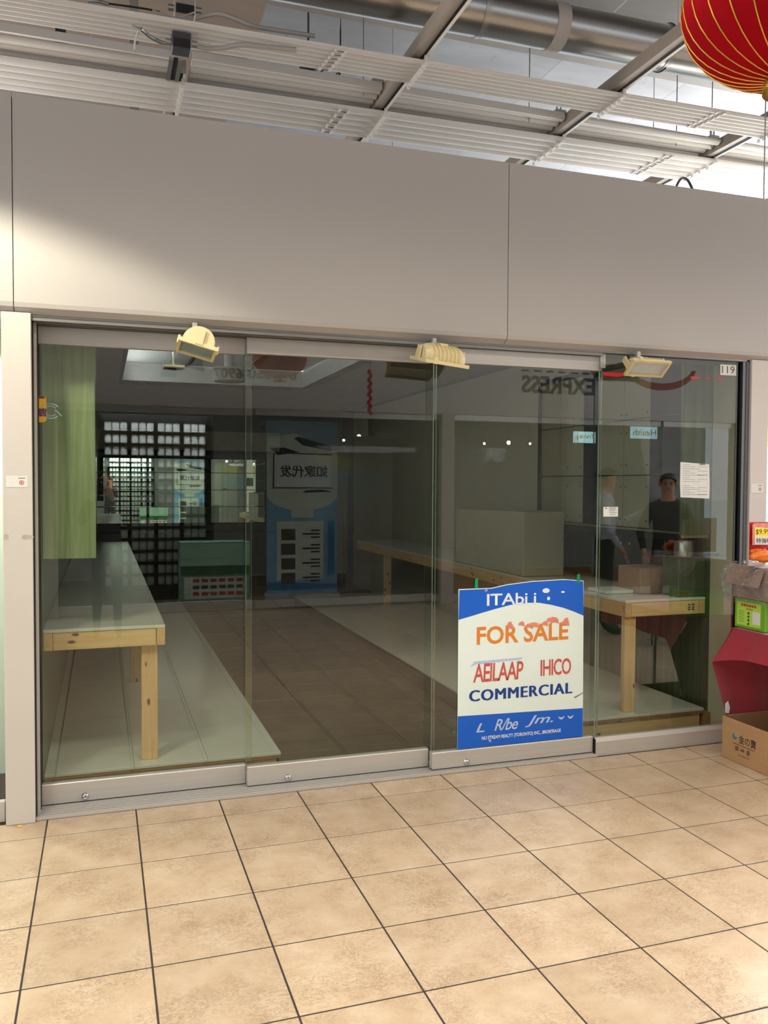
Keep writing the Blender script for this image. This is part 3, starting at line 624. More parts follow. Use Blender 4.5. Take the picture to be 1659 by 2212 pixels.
# ================================================================== SHOP FITTINGS
# left platform and table
pl = thing('display_platform', (0.57, 3.2, 0), 'low white boarded platform on pine edging along the left wall', 'platform')
for x0, x1 in ((-0.03, 0.023), (0.0245, 0.4015), (0.403, 0.7765), (0.778, 1.17)):
    MB().bbox(x0, x1, 0.07, 6.4, 0.109, 0.125, .0015).build('deck_board', 'white_board', pl)
MB().box(-0.03, 1.168, 0.072, 0.085, 0.094, 0.109).build('plywood_edge', 'ply', pl)
MB().box(-0.03, 1.150, 0.085, 0.12, 0.0, 0.094).build('front_beam', 'pine_x', pl)
MB().box(1.125, 1.165, 0.12, 6.4, 0.0, 0.109).build('side_beam', 'ply_dark', pl)
MB().bbox(1.150, 1.175, 0.078, 0.090, 0.035, 0.062, .002).build('corner_bracket', 'steel', pl)
def make_table(name, loc, label, x0, x1, y0, y1, z0, z1, open_x, leg_xs, leg_ys):
    t = thing(name, loc, label, 'table')
    MB().bbox(x0, x1, y0, y1, z1 - 0.017, z1, .0015).build('tabletop', 'white_board', t)
    MB().box(x0, x1, y0 + .0015, y0 + .004, z1 - .0175, z1 - .001).build('top_edge', 'ply', t)
    MB().bbox(x0 + .045, x1 - .045, y0 + .003, y0 + .041, z1 - .108, z1 - .018, .003).build('front_apron', 'pine_x', t)
    for a, b in ((x0, x0 + .043), (x1 - .043, x1)): MB().bbox(a, b, y0, y1, z1 - .108, z1 - .018, .003).build('side_apron', 'pine_y', t)
    for lx in leg_xs:
        for ly in leg_ys: MB().bbox(lx, lx + .083, ly, ly + .04, z0, z1 - .10, .003).build('leg', 'pine_z', t)
    return t
lt = make_table('work_table', (0.27, 3, .125), 'long white-topped pine table on the left platform', -0.032, 0.562, 0.11, 6.6, .125, .848, 'r', (0.443,), (0.155, 1.97, 4.2))
rp_ = thing('display_platform.001', (3.3, 3.2, 0), 'low white boarded platform under the right table', 'platform')
for x0, x1 in ((2.60, 3.081), (3.0825, 3.561), (3.5625, 3.965)):
    MB().bbox(x0, x1, 0.07, 6.2, 0.125, 0.142, .0015).build('deck_board', 'white_board', rp_)
MB().box(2.60, 3.962, 0.072, 0.085, 0.110, 0.125).build('plywood_edge', 'ply', rp_)
MB().bbox(2.62, 3.945, 0.085, 0.12, 0.0, 0.110, .002).build('front_beam', 'pine_x', rp_)
MB().box(2.605, 2.645, 0.12, 6.2, 0.0, 0.125).build('side_beam', 'ply_dark', rp_)
rt_ = make_table('work_table.001', (3.7, 2, .142), 'white-topped pine table on the right platform', 3.385, 3.995, 0.11, 6.0, .142, .862, 'l', (3.395,), (0.13, 1.9, 4.9))
MB().bbox(3.377, 3.385, 0.112, 0.122, .785, .835, .002).build('corner_bracket', 'steel', rt_)
f_ = fr((3.86, 0.1125, 0.775), '-y')
lines(MB(), f_, [(0, .005, .02, .01), (.0, .02, .022, .008), (.002, .035, .02, .01), (.03, .005, .02, .01), (.032, .02, .018, .008), (.03, .036, .021, .01)], 0, .0006).build('grade_stamp', 'ink', rt_)
# wall-hung cabinets
lc = thing('hanging_cabinet', (0.09, 1.2, 1.2), 'wall-hung cabinet with a green wood-grain end at upper left', 'cabinet')
MB().bbox(-0.03, 0.222, 0.10, 0.118, 1.205, 2.60, .002).build('end_panel', 'green', lc, label='light green wood-grain end panel')
MB().box(-0.03, 0.215, 0.118, 3.0, 1.215, 1.235).build('bottom_panel', 'blackgloss', lc)
MB().box(0.195, 0.215, 0.118, 3.0, 1.235, 2.60).build('front_panel', 'cab_dark', lc)
MB().box(-0.03, 0.215, 2.98, 3.0, 1.235, 2.6).build('end_panel', 'blackgloss', lc)
rc = thing('display_case', (3.9, 1.0, 1.24), 'black-framed open display case with two glass shelves on the right wall', 'display case')
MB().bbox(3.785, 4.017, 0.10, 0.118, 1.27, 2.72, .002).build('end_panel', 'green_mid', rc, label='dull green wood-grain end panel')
MB().bbox(3.785, 3.80, 0.118, 1.985, 1.235, 1.275, .002).build('front_rail', 'blackgloss', rc)
MB().box(3.80, 4.017, 0.118, 1.985, 1.25, 1.272).build('bottom_panel', 'panel_white', rc)
MB().bbox(3.785, 3.80, 0.118, 1.985, 2.43, 2.47, .002).build('top_rail', 'blackgloss', rc)
MB().bbox(3.785, 3.80, 1.945, 1.985, 1.275, 2.43, .002).build('corner_stile', 'blackgloss', rc)
MB().box(3.80, 4.017, 1.972, 1.985, 1.275, 2.47).build('inner_panel', 'panel_white', rc)
for i, (ya, yb, m_) in enumerate(((0.12, 0.72, 'dark_wall'), (0.725, 1.04, 'panel_white'), (1.045, 1.38, 'panel_white'), (1.385, 1.60, 'cab_dark'), (1.605, 1.87, 'panel_white'), (1.875, 1.97, 'panel_white'))):
    b = MB().box(3.995, 4.012, ya, yb, 1.28, 2.6).build('back_panel', m_, rc)
    if m_ == 'panel_white' and i < 5:
        s_ = MB()
        for yy in (ya + .03, yb - .03):
            for z_ in (1.33, 1.58, 1.74, 1.98, 2.12): s_.lathe([(0, -.002), (.006, -.002), (.006, 0)], (3.994, yy, z_), 8, 0, 'x')
        s_.build('screw_hole', 'ink', b)
for z_ in (2.052, 1.660): MB().box(3.79, 3.99, 0.12, 1.965, z_ - .004, z_ + .004, faces=(0, 0, 0, 0, 1, 0)).build('glass_shelf', ['glass2', 'blackgloss'], rc)
lc2 = thing('low_cabinet', (3.95, 1.1, .862), 'dark green cabinet doors below the display case, on the right table', 'cabinet')
MB().box(3.93, 4.015, 0.42, 1.76, .864, 1.225).build('carcass', 'blackgloss', lc2)
for i in range(3):
    a = .425 + i * .445; dd = MB().bbox(3.914, 3.93, a, a + .437, .872, 1.215, .003).build('door', 'cab_dark', lc2)
    MB().lathe([(0, -.02), (.009, -.02), (.011, -.012), (.006, -.006), (.006, 0)], (3.914, a + (.05 if i % 2 else .39), 1.165), 12, 0, 'x').build('knob', 'chrome', dd)
# silver cylinder and sheets on the right table
cyl = thing('metal_canister', (3.895, 0.21, 1.118), 'brushed silver cylinder standing on a dark carton at the right', 'canister')
MB().lathe([(0, .0), (.060, .0), (.062, .004), (.062, .110), (.060, .114), (.058, .114), (.058, .02), (0, .02)], (3.895, 0.21, 1.118), 32).build('shell', 'canister', cyl)
bx = thing('dark_carton', (3.9, 0.21, .864), 'dark green carton on the right table below the silver cylinder', 'box')
MB().bbox(3.80, 4.012, 0.135, 0.30, .864, 1.116, .003).build('carton', 'green_dark', bx); MB().box(3.80, 4.01, .20, .22, 1.1155, 1.1172).build('tape', 'card_in', bx)
bx = thing('brown_carton', (3.75, 0.42, .864), 'brown closed carton lying on the right table left of the silver cylinder', 'box')
MB().bbox(3.66, 3.905, 0.345, 0.60, .864, 1.035, .003).build('carton', 'card_grey', bx); MB().box(3.662, 3.903, .46, .485, 1.0345, 1.036).build('tape', 'card_in', bx)
for k_, lab_ in enumerate(('nearest tall cream carton on the right table', 'middle tall cream carton on the right table', 'rearmost tall cream carton on the right table')):
    y_ = 1.50 + .445 * k_; cc = thing('cream_carton', (3.58, y_ + .22, .864), lab_, 'box', 'cream cartons on the right table')
    MB().bbox(3.40, 3.765, y_, y_ + .44, .864, 1.375 - .008 * k_, .006).build('carton', 'cream', cc); MB().box(3.41, 3.76, y_ + .2, y_ + .24, 1.3745 - .008 * k_, 1.376 - .008 * k_).build('tape', 'panel_white', cc)
ps = thing('paper_pad', (3.62, .6, .864), 'white paper pad lying on the right table', 'paper')
MB().bbox(3.43, 3.645, .40, .62, .864, .885, .002).build('sheets', 'paper', ps)
# ceiling diffuser of the shop
p = aty(375, 794, 3.0); cf = thing('ceiling_diffuser', tuple(p), 'small square white diffuser with a round grille below the shop ceiling', 'vent')
MB().bbox(p.x - .085, p.x + .085, p.y - .085, p.y + .085, p.z - .01, p.z + .012, .004).build('plate', 'lamp_body', cf)
for rr in (.015, .035, .055): MB().lathe([(rr, -.012), (rr + .010, -.014), (rr + .010, -.009), (rr, -.009)], p, 20).build('grille_ring', 'black', cf)
MB().tube([p, (p.x, p.y, 3.0)], .01, 6).build('drop_rod', 'alu', cf)
p = aty(495, 812, 4.2); sp_ = thing('ceiling_speaker', tuple(p), 'round drum-shaped vent hanging in the raised ceiling coffer', 'vent')
MB().lathe([(0, -.06), (.15, -.06), (.16, -.05), (.15, .04), (.20, .055), (.20, .07), (0, .07)], (p.x, p.y, p.z), 28).build('drum', 'shop_ceil', sp_)
MB().tube([p, (p.x, p.y, 3.0)], .05, 10).build('drop_pipe', 'shop_ceil', sp_)
# mirror cabinet on the back wall
mc = thing('mirror_cabinet', (1.3, 8.3, 1.0), 'black cabinet of three mirror panes on the back wall', 'mirror')
MB().box(-0.02, 2.75, 8.32, 8.395, 0.88, 2.05).build('carcass', 'blackgloss', mc)
MROT = Matrix.Translation((1.3, 8.3, 0)) @ Matrix.Rotation(R(-0.38), 4, 'Z') @ Matrix.Translation((-1.3, -8.3, 0))
for x0, x1 in ((0.16, 0.87), (0.91, 1.70), (1.80, 2.60)):
    MB().box(x0, x1, 8.295, 8.30, 1.0, 1.945, mat=MROT).build('mirror_pane', 'mirror', mc)
for x0, x1 in ((-.02, .155), (.872, .908), (1.703, 1.797), (2.602, 2.75)): MB().bbox(x0, x1, 8.26, 8.32, .9, 2.03, .003).build('stile', 'blackgloss', mc)
for z0, z1 in ((.88, .985), (1.952, 2.05)): MB().bbox(-.02, 2.75, 8.255, 8.32, z0, z1, .003).build('rail', 'blackgloss', mc)
for i, z_ in enumerate((1.74, 1.49, 1.24)): MB().box(0.0, 2.7, 8.12, 8.26, z_ - .004, z_ + .004, faces=(0, 0, 1, 0, 0, 0)).build('glass_shelf', ['glass2', 'black'], mc)
MB().box(0.0, 2.75, 8.0, 8.32, 0.5, 0.86).build('base_cabinet', 'blackgloss', mc)
# post with cream boards at the rear
# ================================================================== SIGN, STICKERS, TAPE
sg = thing('for_sale_sign', (2.52, -0.158, .115), 'large blue and white FOR SALE board leaning on the third glass pane', 'sign')
SY = -0.154
poly = [(0, 0), (0.800, 0.0), (0.792, 0.917), (0.66, 0.93), (0.45, 0.925), (0.30, 0.912), (0.20, 0.895), (0.0, 0.895)]
O = fr((2.118, SY, 0.116), '-y')
MB().prism(poly, O, 0, 0.004).build('board', 'sign_white', sg)
def flat(mb, pts, d=0.0046, mi=0): mb.add([O(u, v, d) for u, v in pts], [tuple(range(len(pts)))], mi); return mb
arc = [(0.0, .725), (.06, .738), (.14, .757), (.22, .775), (.32, .795), (.42, .803), (.50, .800), (.58, .785), (.66, .764), (.73, .739), (.794, .712)]
flat(MB(), [(.004, .890)] + arc[:1] + arc[1:] + [(.789, .914), (.66, .926), (.45, .921), (.30, .908), (.20, .891)]).build('top_band', 'sign_blue', sg)
flat(MB(), [(.0, .0), (.799, 0), (.797, .168), (0, .186)]).build('bottom_band', 'sign_blue', sg)
def tx(body, u0, u1, v0, v1, m, bold=0.0, shear=0.0, sp=1.0, d=.0052, slope=0.0, name='lettering'): return text(body, O(u0, v0, 0), u1 - u0, v1 - v0, '-y', m, sg, bold, d, shear, name, sp, slope)
tx('FOR SALE', .112, .694, .578, .680, 'orange', .022)
sm = MB()
for k, (u0, u1, v) in enumerate(((.29, .34, .67), (.37, .41, .682), (.42, .50, .672), (.52, .56, .676), (.575, .63, .690), (.64, .70, .672), (.55, .62, .698), (.30, .33, .685), (.66, .695, .690))):
    q = [(u0, v - .012 + .006 * (k % 2)), (u0 + (u1 - u0) * .5, v - .006), (u1, v - .014), (u1 - .004, v + .012), (u0 + (u1 - u0) * .55, v + .017), (u0 + .004, v + .009)]; flat(sm, q, .0054 + .0002 * k)
sm.build('red_smear', 'smear', sg, kind='stuff')
tx('AEILAAP', .092, .405, .368, .472, 'red_print', .012, .06, .88, name='smudged_lettering'); tx('IHICO', .515, .715, .375, .470, 'red_print', .014, 0, .9, name='smudged_lettering')
flat(MB(), [(.07, .455), (.1, .486), (.4, .492), (.39, .480), (.11, .470)], .0048).build('print_shadow', 'haze_print', sg)
for _k in range(4): tx('COMMERCIAL', .0675 + _k * .0025, .7175 + _k * .0025, .262, .325, 'navy', 0, 0, 1.12, .0049 + .0003 * _k)
tx('ITAbi i', .172, .482, .795, .862, 'white_print', .012, 0, .95, name='smudged_lettering')
g = MB()
for cu_, cv, r1, r2 in ((.545, .868, .024, .014), (.562, .822, .010, .011), (.655, .856, .012, .006)): flat(g, [(cu_ + r1 * math.cos(R(a)), cv + r2 * math.sin(R(a))) for a in range(0, 360, 30)], .005)
g.build('print_blot', 'white_print', sg)
tx('L', .112, .165, .085, .135, 'haze_print', .01, .3, name='smudged_lettering'); tx('R/be', .225, .375, .083, .150, 'haze_print', .01, .35, .9, name='smudged_lettering'); tx('Jm.', .42, .60, .087, .152, 'haze_print', .01, .35, name='smudged_lettering')
g = MB()
for u in (.655, .715): flat(g, [(u - .022, .133), (u - .012, .117), (u, .112), (u + .012, .117), (u + .022, .133), (u, .124)], .005)
g.build('print_blot', 'haze_print', sg)
tx('NU STREAM REALTY (TORONTO) INC., BROKERAGE', .148, .652, .034, .060, 'white_print', .02)
flat(MB(), [(.735, .236), (.798, .262), (.796, .256), (.745, .231)], .0052).build('scratch', 'grey_ink', sg)
for u, v in ((.165, .880), (.2, .028), (.585, .045)):
    MB().lathe([(.004, -.001), (.008, -.001), (.008, .001)], O(u, v, .006), 12, 0, 'y').build('grommet', 'chrome', sg)
tp = []
for i, (px, py, lab) in enumerate(((1028, 1258, 'strip of green tape at the upper left corner of the sale sign'), (1248, 1248, 'strip of green tape at the upper right corner of the sale sign'))):
    q = aty(px, py, -0.153); MB().prism([(-.011, -.03), (.010, -.032), (.011, .018), (.004, .024), (-.008, .02)], fr((q.x, -0.1585, q.z), '-y'), 0, .001).build('tape_strip', 'green_tape', None, label=lab, cat='tape', group='green tape on the sale sign')
q = aty(980, 1580, -0.151); MB().prism([(-.010, -.006), (.012, -.008), (.006, .008)], fr((q.x, -0.1505, q.z), '-y'), 0, .001).build('tape_strip', 'green_tape', None, label='tiny green tape scrap on the glass left of the sale sign', cat='tape', group='green tape on the sale sign')
# house number plate, cards and notices on the right pane
GY = -0.1795
def on4(px, py): q = aty(px, py, GY); return q
a, b = on4(1555, 810), on4(1590, 789)
np_ = thing('number_plate', (a.x, GY, a.z), 'small white 119 number plate at the upper right of the glass', 'sign')
MB().bbox(a.x, b.x, GY - .003, GY, a.z, b.z, .001).build('plate', 'paper', np_); text('119', (a.x + .012, GY - .003, a.z + .012), b.x - a.x - .026, b.z - a.z - .02, '-y', 'grey_letter', np_, 0.0, .0008)
a, b = on4(1303, 1116), on4(1335, 1095)
cd_ = thing('business_card', (a.x, GY, a.z), 'small white card stuck on the right pane beside its edge', 'card')
MB().box(a.x, b.x, GY - .001, GY, a.z, b.z).build('card', 'paper', cd_)
f_ = fr((a.x, GY - .001, a.z), '-y'); lines(MB(), f_, [(.012, .045, .012, .007), (.038, .048, .045, .004), (.038, .040, .05, .003), (.038, .032, .04, .003), (.038, .022, .055, .003), (.045, .01, .035, .003)], 0, .0006).build('fine_print', 'grey_ink', cd_)
for nm, (c0, c1, c2, c3), lab in (('notice', ((1470, 998), (1532, 1003), (1533, 1048), (1469, 1046)), 'upper printed white notice taped to the right pane'), ('notice.001', ((1469, 1046), (1533, 1048), (1532, 1077), (1470, 1074)), 'lower printed white notice taped to the right pane')):
    cs = [aty(*c, -0.1812) for c in (c3, c2, c1, c0)]
    nt = thing(nm, tuple(cs[0]), lab, 'paper', 'notices on the right pane')
    MB().add([c + Vector((0, 0, 0)) for c in cs] + [c + Vector((0, .0012, 0)) for c in cs], [(0, 1, 2, 3), (7, 6, 5, 4), (0, 4, 5, 1), (1, 5, 6, 2), (2, 6, 7, 3), (3, 7, 4, 0)]).build('sheet', 'paper', nt)
    w = cs[1].x - cs[0].x; h_ = cs[3].z - cs[0].z; f_ = fr((cs[0].x, -0.1812, cs[0].z), '-y'); rows = []
    for r in range(9 if h_ > .1 else 6):
        v = h_ * (.88 - r * (.095 if h_ > .1 else .14)); rows.append((w * .08, v, w * (.25 + .17 * ((r * 7) % 3)), .0018))
        if r % 2: rows.append((w * .58, v, w * .34, .004 if r == 5 else .0018))
    if h_ > .1: rows.append((w * .64, h_ * .88, w * .2, .009))
    lines(MB(), f_, rows, 0, .0006).build('fine_print', 'grey_ink', nt)
tapes = [((1302, 804), (1350, 806), (1350, 812), (1330, 814), (1303, 811)), ((1492, 813), (1512, 814), (1510, 818), (1493, 819)), ((1524, 815), (1536, 815), (1532, 819)), ((1548, 815), (1560, 815), (1560, 819), (1549, 819))]
for i, pl_ in enumerate(tapes):
    ps_ = [on4(*c) for c in reversed(pl_)]; n = len(ps_)
    MB().add(ps_ + [c + Vector((0, -.0012, 0)) for c in ps_], [tuple(range(n))[::-1], tuple(range(n, 2 * n))] + [(k, (k + 1) % n, n + (k + 1) % n, n + k) for k in range(n)]).build('tape_scrap', 'red_tape', None, label=('long torn red tape left of the outward floodlight', 'torn red tape right of the outward floodlight', 'smallest red tape scrap below the number plate', 'red tape scrap nearest the right post')[i], cat='tape', group='red tape scraps on the right pane')
# yellow tag and round emblem at the left jamb
q = aty(86, 884, -0.048); yt = thing('yellow_tag', tuple(q), 'yellow sticker with a purple middle at the left glass edge', 'sticker')
O2 = fr((q.x - .026, -0.046, q.z - .065), '-y')
MB().prism([(0, .0), (.045, .004), (.056, .015), (.058, .055), (.052, .063), (.056, .075), (.055, .12), (.045, .13), (0, .128)], O2, 0, .0012).build('backing', 'yellow', yt)
MB().prism([(0, .03), (.055, .032), (.055, .062), (.05, .07), (0, .066)], O2, .0012, .0016).build('print', 'purple', yt); MB().prism([(0, .115), (.05, .117), (.045, .129), (0, .127)], O2, .0012, .0016).build('print', 'purple', yt)
q = aty(109, 888, -0.046); em = MB()
for rr, w in ((.036, .004), (.024, .0035)): em.tube([(q.x + rr * 1.15 * math.cos(R(a)), -0.0465, q.z + rr * math.sin(R(a))) for a in range(35, 326, 15)], w * .5, 6)
em.tube([(q.x + .02, -.0465, q.z + .004), (q.x + .034, -.0465, q.z - .004), (q.x + .044, -.0465, q.z - .018), (q.x + .050, -.0465, q.z - .022)], .002, 6)
em.build('round_emblem', 'blue_line', None, label='pale blue round emblem sticker beside the yellow sticker', cat='sticker')
# white stickers on the posts (square code left out)
for nm, x0, x1, z0, z1, lab in (('post_sticker', -.163, -.071, 1.566, 1.618, 'white sticker with a red round mark on the left post'), ('post_sticker.001', 4.043, 4.140, 1.546, 1.603, 'white sticker with a red round mark on the right post')):
    st = thing(nm, (x0, -.223, z0), lab, 'sticker'); MB().bbox(x0, x1, -.2238, -.2222, z0, z1, .0006).build('backing', 'paper', st)
    cx_, cz = x0 + (x1 - x0) * .72, z0 + (z1 - z0) * .42
    MB().lathe([(.0075, -.0004), (.0105, -.0004)], (cx_, -.2238, cz), 18, 0, 'y').lathe([(0, -.0004), (.004, -.0004)], (cx_, -.2238, cz), 10, 0, 'y').build('round_mark', 'red_ink', st)
    lines(MB(), fr((x0, -.2238, z0), '-y'), [((x1 - x0) * .56, (z1 - z0) * .78, .03, .004)], 0, .0004).build('fine_print', 'grey_ink', st)
q = atz(42, 1786, 0); MB().prism([(-.008, 0), (.004, -.012), (.012, -.004), (.006, .014), (-.004, .012)], lambda u, v, d: Vector((q.x + u, q.y + v, d)), 0.0005, .003).build('yellow_scrap', 'yellow', None, label='tiny yellow scrap on the floor at the foot of the left post', cat='litter')

# ================================================================== GOODS AT THE RIGHT
# open carton on the floor
CXL, CY0, CY1 = 3.70, -0.76, -0.41
cb = thing('cardboard_box', (CXL + .2, -.58, 0), 'open brown carton on the floor at the right frame edge', 'box')
MB().bbox(CXL, CXL + .006, CY0, CY1, 0.001, .241, .002).build('side_wall', 'card', cb); MB().bbox(CXL + .006, CXL + .42, CY0, CY0 + .006, .001, .238, .002).build('side_wall', 'card', cb)
MB().bbox(CXL + .006, CXL + .42, CY1 - .006, CY1, .001, .243, .002).build('side_wall', 'card_in', cb); MB().bbox(CXL + .414, CXL + .42, CY0 + .006, CY1 - .006, .001, .24, .002).build('side_wall', 'card_in', cb)
MB().box(CXL + .006, CXL + .414, CY0 + .006, CY1 - .006, .001, .006).build('bottom', 'card_in', cb)
MB().add([(CXL + .05, CY0 + .02, .235), (CXL + .40, CY0 + .02, .235), (CXL + .40, CY0 + .10, .10), (CXL + .05, CY0 + .10, .10), (CXL + .05, CY0 + .014, .235), (CXL + .40, CY0 + .014, .235), (CXL + .40, CY0 + .094, .10), (CXL + .05, CY0 + .094, .10)], [(0, 1, 2, 3), (7, 6, 5, 4), (0, 4, 5, 1), (2, 6, 7, 3), (0, 3, 7, 4), (1, 5, 6, 2)]).build('flap', 'card_in', cb)
text('金の寶', (CXL, -0.545, 0.118), .135, .05, '-x', 'ink', cb, .01, .0006)
MB().lathe([(0, -.0008), (.02, -.0008), (.02, 0)], (CXL, -0.515, .150), 14, 0, 'x').build('printed_dot', mat('faded_blue_print', '6e8a8c', 0.6), cb)
f_ = fr((CXL, -.50, 0.03), '-x'); lines(MB(), f_, [(.0, .075, .17, .005), (.02, .04, .026, .026), (.062, .045, .03, .016), (.11, .038, .024, .028), (.04, .018, .09, .004)], 0, .0008).build('printed_marks', mat('faded_brown_print', '6b4f38', 0.7), cb)
# table with the crimson cloth
BX, BY, BZ = 3.79, -0.385, 0.752        # back left corner of the table top
tb = thing('trestle_table', (4.3, -0.85, 0), 'folding table hidden under the crimson cloth at the right', 'table')
MB().box(BX + .012, 4.8, BY - .93, BY - .012, BZ - .035, BZ - .004).build('tabletop', 'card_in', tb)
for lx in (4.20, 4.75):
    for ly in (BY - .88, BY - .05): MB().tube([(lx, ly, 0), (lx, ly, BZ - .035)], .014, 8).build('leg', 'steel', tb)
cm = MB().grid(10, 10, lambda u, v: Vector((BX + u * 1.03, BY - v * .95, BZ + .002 * math.sin(9 * u) * math.sin(7 * v))))
def flap_side(u, v):      # short drop over the end that faces along the corridor; u along the table, v down
    drop = (.165 + .035 * math.exp(-u * 10) - .02 * math.sin(math.pi * min(1, u * 2.6)) + .012 * math.sin(8 * u)) * v
    fl_ = (.115 * math.exp(-u * 7) + .025) * v ** 1.2 + .007 * math.sin(30 * u) * v
    return Vector((BX - fl_, BY - u * .95 + .015 * v * math.exp(-u * 10), BZ - drop))
cm.grid(44, 10, flap_side)
def flap_back(u, v):      # long drop on the side towards the shop front
    x = BX + u * 1.03; w = math.exp(-u * 8)
    lean = -.140 * (v / .37) ** 1.2 if v < .37 else -.140 + .115 * (v - .37) / .63
    return Vector((x + lean * w + .004 * math.sin(60 * u) * v, BY + .015 + .012 * math.sin(26 * u) * v, BZ - .535 * v))
cm.grid(44, 18, flap_back)
cm.grid(6, 4, lambda u, v: Vector((BX + 1.03 + .02 * v, BY - u * .95, BZ - .7 * v)))
cm.build('tablecloth', 'cloth', None, label='crimson cloth draped over the goods table at the right', cat='tablecloth')
q = aty(1568, 1527, -.372); MB().prism([(-.012, -.03), (.012, -.038), (.02, -.005), (.006, .036), (-.014, .022)], lambda u, v, d: Vector((q.x + u, q.y + d, q.z + v)), -.012, -.009).build('cloth_tag', 'paper', None, label='crumpled white tag at the lower edge of the crimson cloth', cat='tag')
# lime carton
GX = 3.815; LZ = BZ + .004; gb = thing('lime_carton', (GX + .15, -.5, LZ), 'lime green printed carton standing on the crimson cloth', 'box')
ya = atx(1587, 1320, GX).y; yb = atx(1653, 1330, GX).y; LT = atx(1587, 1290, GX).z
MB().bbox(GX, GX + .24, yb, ya, LZ, LT, .003).build('carton', 'lime_dark', gb)
f_ = fr((GX, ya, LZ), '-x'); L = ya - yb; H = LT - LZ
MB().prism([(L * .08, H * .1), (L * .86, H * .1), (L * .86, H * .9), (L * .08, H * .9)], f_, 0, .0008).build('label_panel', 'lime', gb)
lines(MB(), f_, [(L * .22 + k * L * .085, H * .75, L * .07, H * .09) for k in range(6)] + [(L * .40 + k * L * .055, H * .655, L * .04, H * .05) for k in range(4)], 0, .0014).build('printed_characters', mat('orange_brown_print', 'b0541a', .6), gb, kind='stuff')
lines(MB(), f_, [(L * .44, H * (.5 - k * .12), L * .06, H * .08) for k in range(4)] + [(L * .14, H * (.57 - k * .07), L * .18, .002) for k in range(6)], 0, .0014).build('printed_characters', mat('dark_green_print', '35491a', .6), gb, kind='stuff')
MB().prism([(L * .60, H * .2), (L * .84, H * .2), (L * .84, H * .62), (L * .60, H * .62)], f_, .0008, .0014).build('white_label', 'paper', gb)
# wrapped tray with a hanging flap
TX, TZ0 = 3.80, LT + .003; TZ1 = atx(1580, 1216, TX).z; tb_ = thing('wrapped_carton', (TX + .15, -.55, TZ0), 'greyish open carton in clear wrap on top of the lime carton', 'box')
ty0, ty1 = ya + .02, yb - .20
MB().bbox(TX + .02, TX + .28, ty1, ty0, TZ0, TZ1 - .02, .003).build('carton', 'card_grey', tb_)
c0, c1, c2, c3 = atx(1577, 1214, TX + .015), atx(1650, 1229, TX + .015), atx(1637, 1271, TX - .045), atx(1563, 1258, TX - .045)
off = Vector((.006, 0, -.002)); MB().add([c0, c1, c2, c3, c0 + off, c1 + off, c2 + off, c3 + off], [(0, 1, 2, 3), (7, 6, 5, 4), (0, 4, 5, 1), (1, 5, 6, 2), (2, 6, 7, 3), (3, 7, 4, 0)]).build('flap', 'card_grey', tb_)
def wrapf(u, v):
    p_ = Vector((TX - .015 - .055 * math.sin(math.pi * v * .9) + .02 * v, (ty0 + .015) + (ty1 - ty0 - .03) * u, TZ1 + .01 - v * (TZ1 - TZ0 + .03)))
    return p_ + Vector((-.014 * noise.noise(p_ * 16) - .012, .008 * noise.noise(p_ * 22 + Vector((5, 0, 0))), .008 * noise.noise(p_ * 20)))
MB().grid(26, 18, wrapf).build('plastic_wrap', 'wrap', tb_)
MB().grid(20, 14, lambda u, v: Vector((TX - .015 + v * .30, (ty0 + .015) + (ty1 - ty0 - .03) * u, TZ1 + .01 + .010 * noise.noise(Vector((u * 5, v * 5, 1)))))).build('plastic_wrap', 'wrap', tb_)
# snack bag and red pack
def bag(name, c, sx, sy_, sz, m, label, seed):
    b = thing(name, c, label, 'snack bag')
    def fn(u, v):
        a = 2 * math.pi * u; ph = math.pi * (v - .5); cr = max(0.05, math.cos(ph)) ** .45
        p_ = Vector((sx * math.cos(a) * cr, sy_ * math.sin(a) * cr, sz * math.sin(ph))); k = 1 + .30 * noise.noise(p_ * 24 + Vector((seed, 0, 0))) + .15 * noise.noise(p_ * 70); return Vector(c) + p_ * k
    MB().grid(28, 14, fn).build('bag', m, b); return b
q = aty(1652, 1206, -.57)
bag('snack_bag', (q.x, -.57, TZ1 + .062), .095, .060, .034, 'snack', 'crinkled orange snack bag lying on the wrapped carton', 3)
RPY = -.46; r0 = aty(1618, 1205, RPY); r1 = aty(1620, 1128, RPY); rx0 = r0.x; rz0 = TZ1 + .026; PH = r1.z - rz0
rp2 = thing('red_pack', (rx0 + .12, RPY, rz0), 'glossy red food pack standing behind the orange bag', 'food pack')
f_ = fr((rx0, RPY, rz0), '-y')
MB().grid(12, 12, lambda u, v: f_(u * .24, v * PH, .016 * math.sin(math.pi * v) * math.sin(math.pi * u))).build('pouch_front', 'red_pack', rp2)
MB().grid(12, 12, lambda u, v: f_(u * .24, v * PH, -.002 - .016 * math.sin(math.pi * v) * math.sin(math.pi * u))).build('shaded_pouch_back', 'card_grey', rp2)  # grey instead of red: shade of the unlit side put into the colour
MB().prism([(.006, PH * .40), (.235, PH * .38), (.235, PH * .96), (.02, PH * .98), (.004, PH * .93)], f_, .016, .019).build('printed_window', 'pink_pack', rp2)
pc = thing('price_card', (rx0, RPY - .03, rz0 + .1), 'yellow and white handwritten price card on the red pack', 'price tag')
MB().prism([(.018, PH * .64), (.20, PH * .61), (.20, PH * .83), (.016, PH * .87)], f_, .020, .0212).build('yellow_half', 'price_yellow', pc); MB().prism([(.02, PH * .42), (.20, PH * .39), (.20, PH * .61), (.018, PH * .64)], f_, .020, .0212).build('white_half', 'paper', pc)
text('$9.99', f_(.026, PH * .67, 0), .10, PH * .15, '-y', 'ink', pc, 0.0, .0218); text('特強味', f_(.03, PH * .45, 0), .11, PH * .13, '-y', 'ink', pc, .01, .0218)

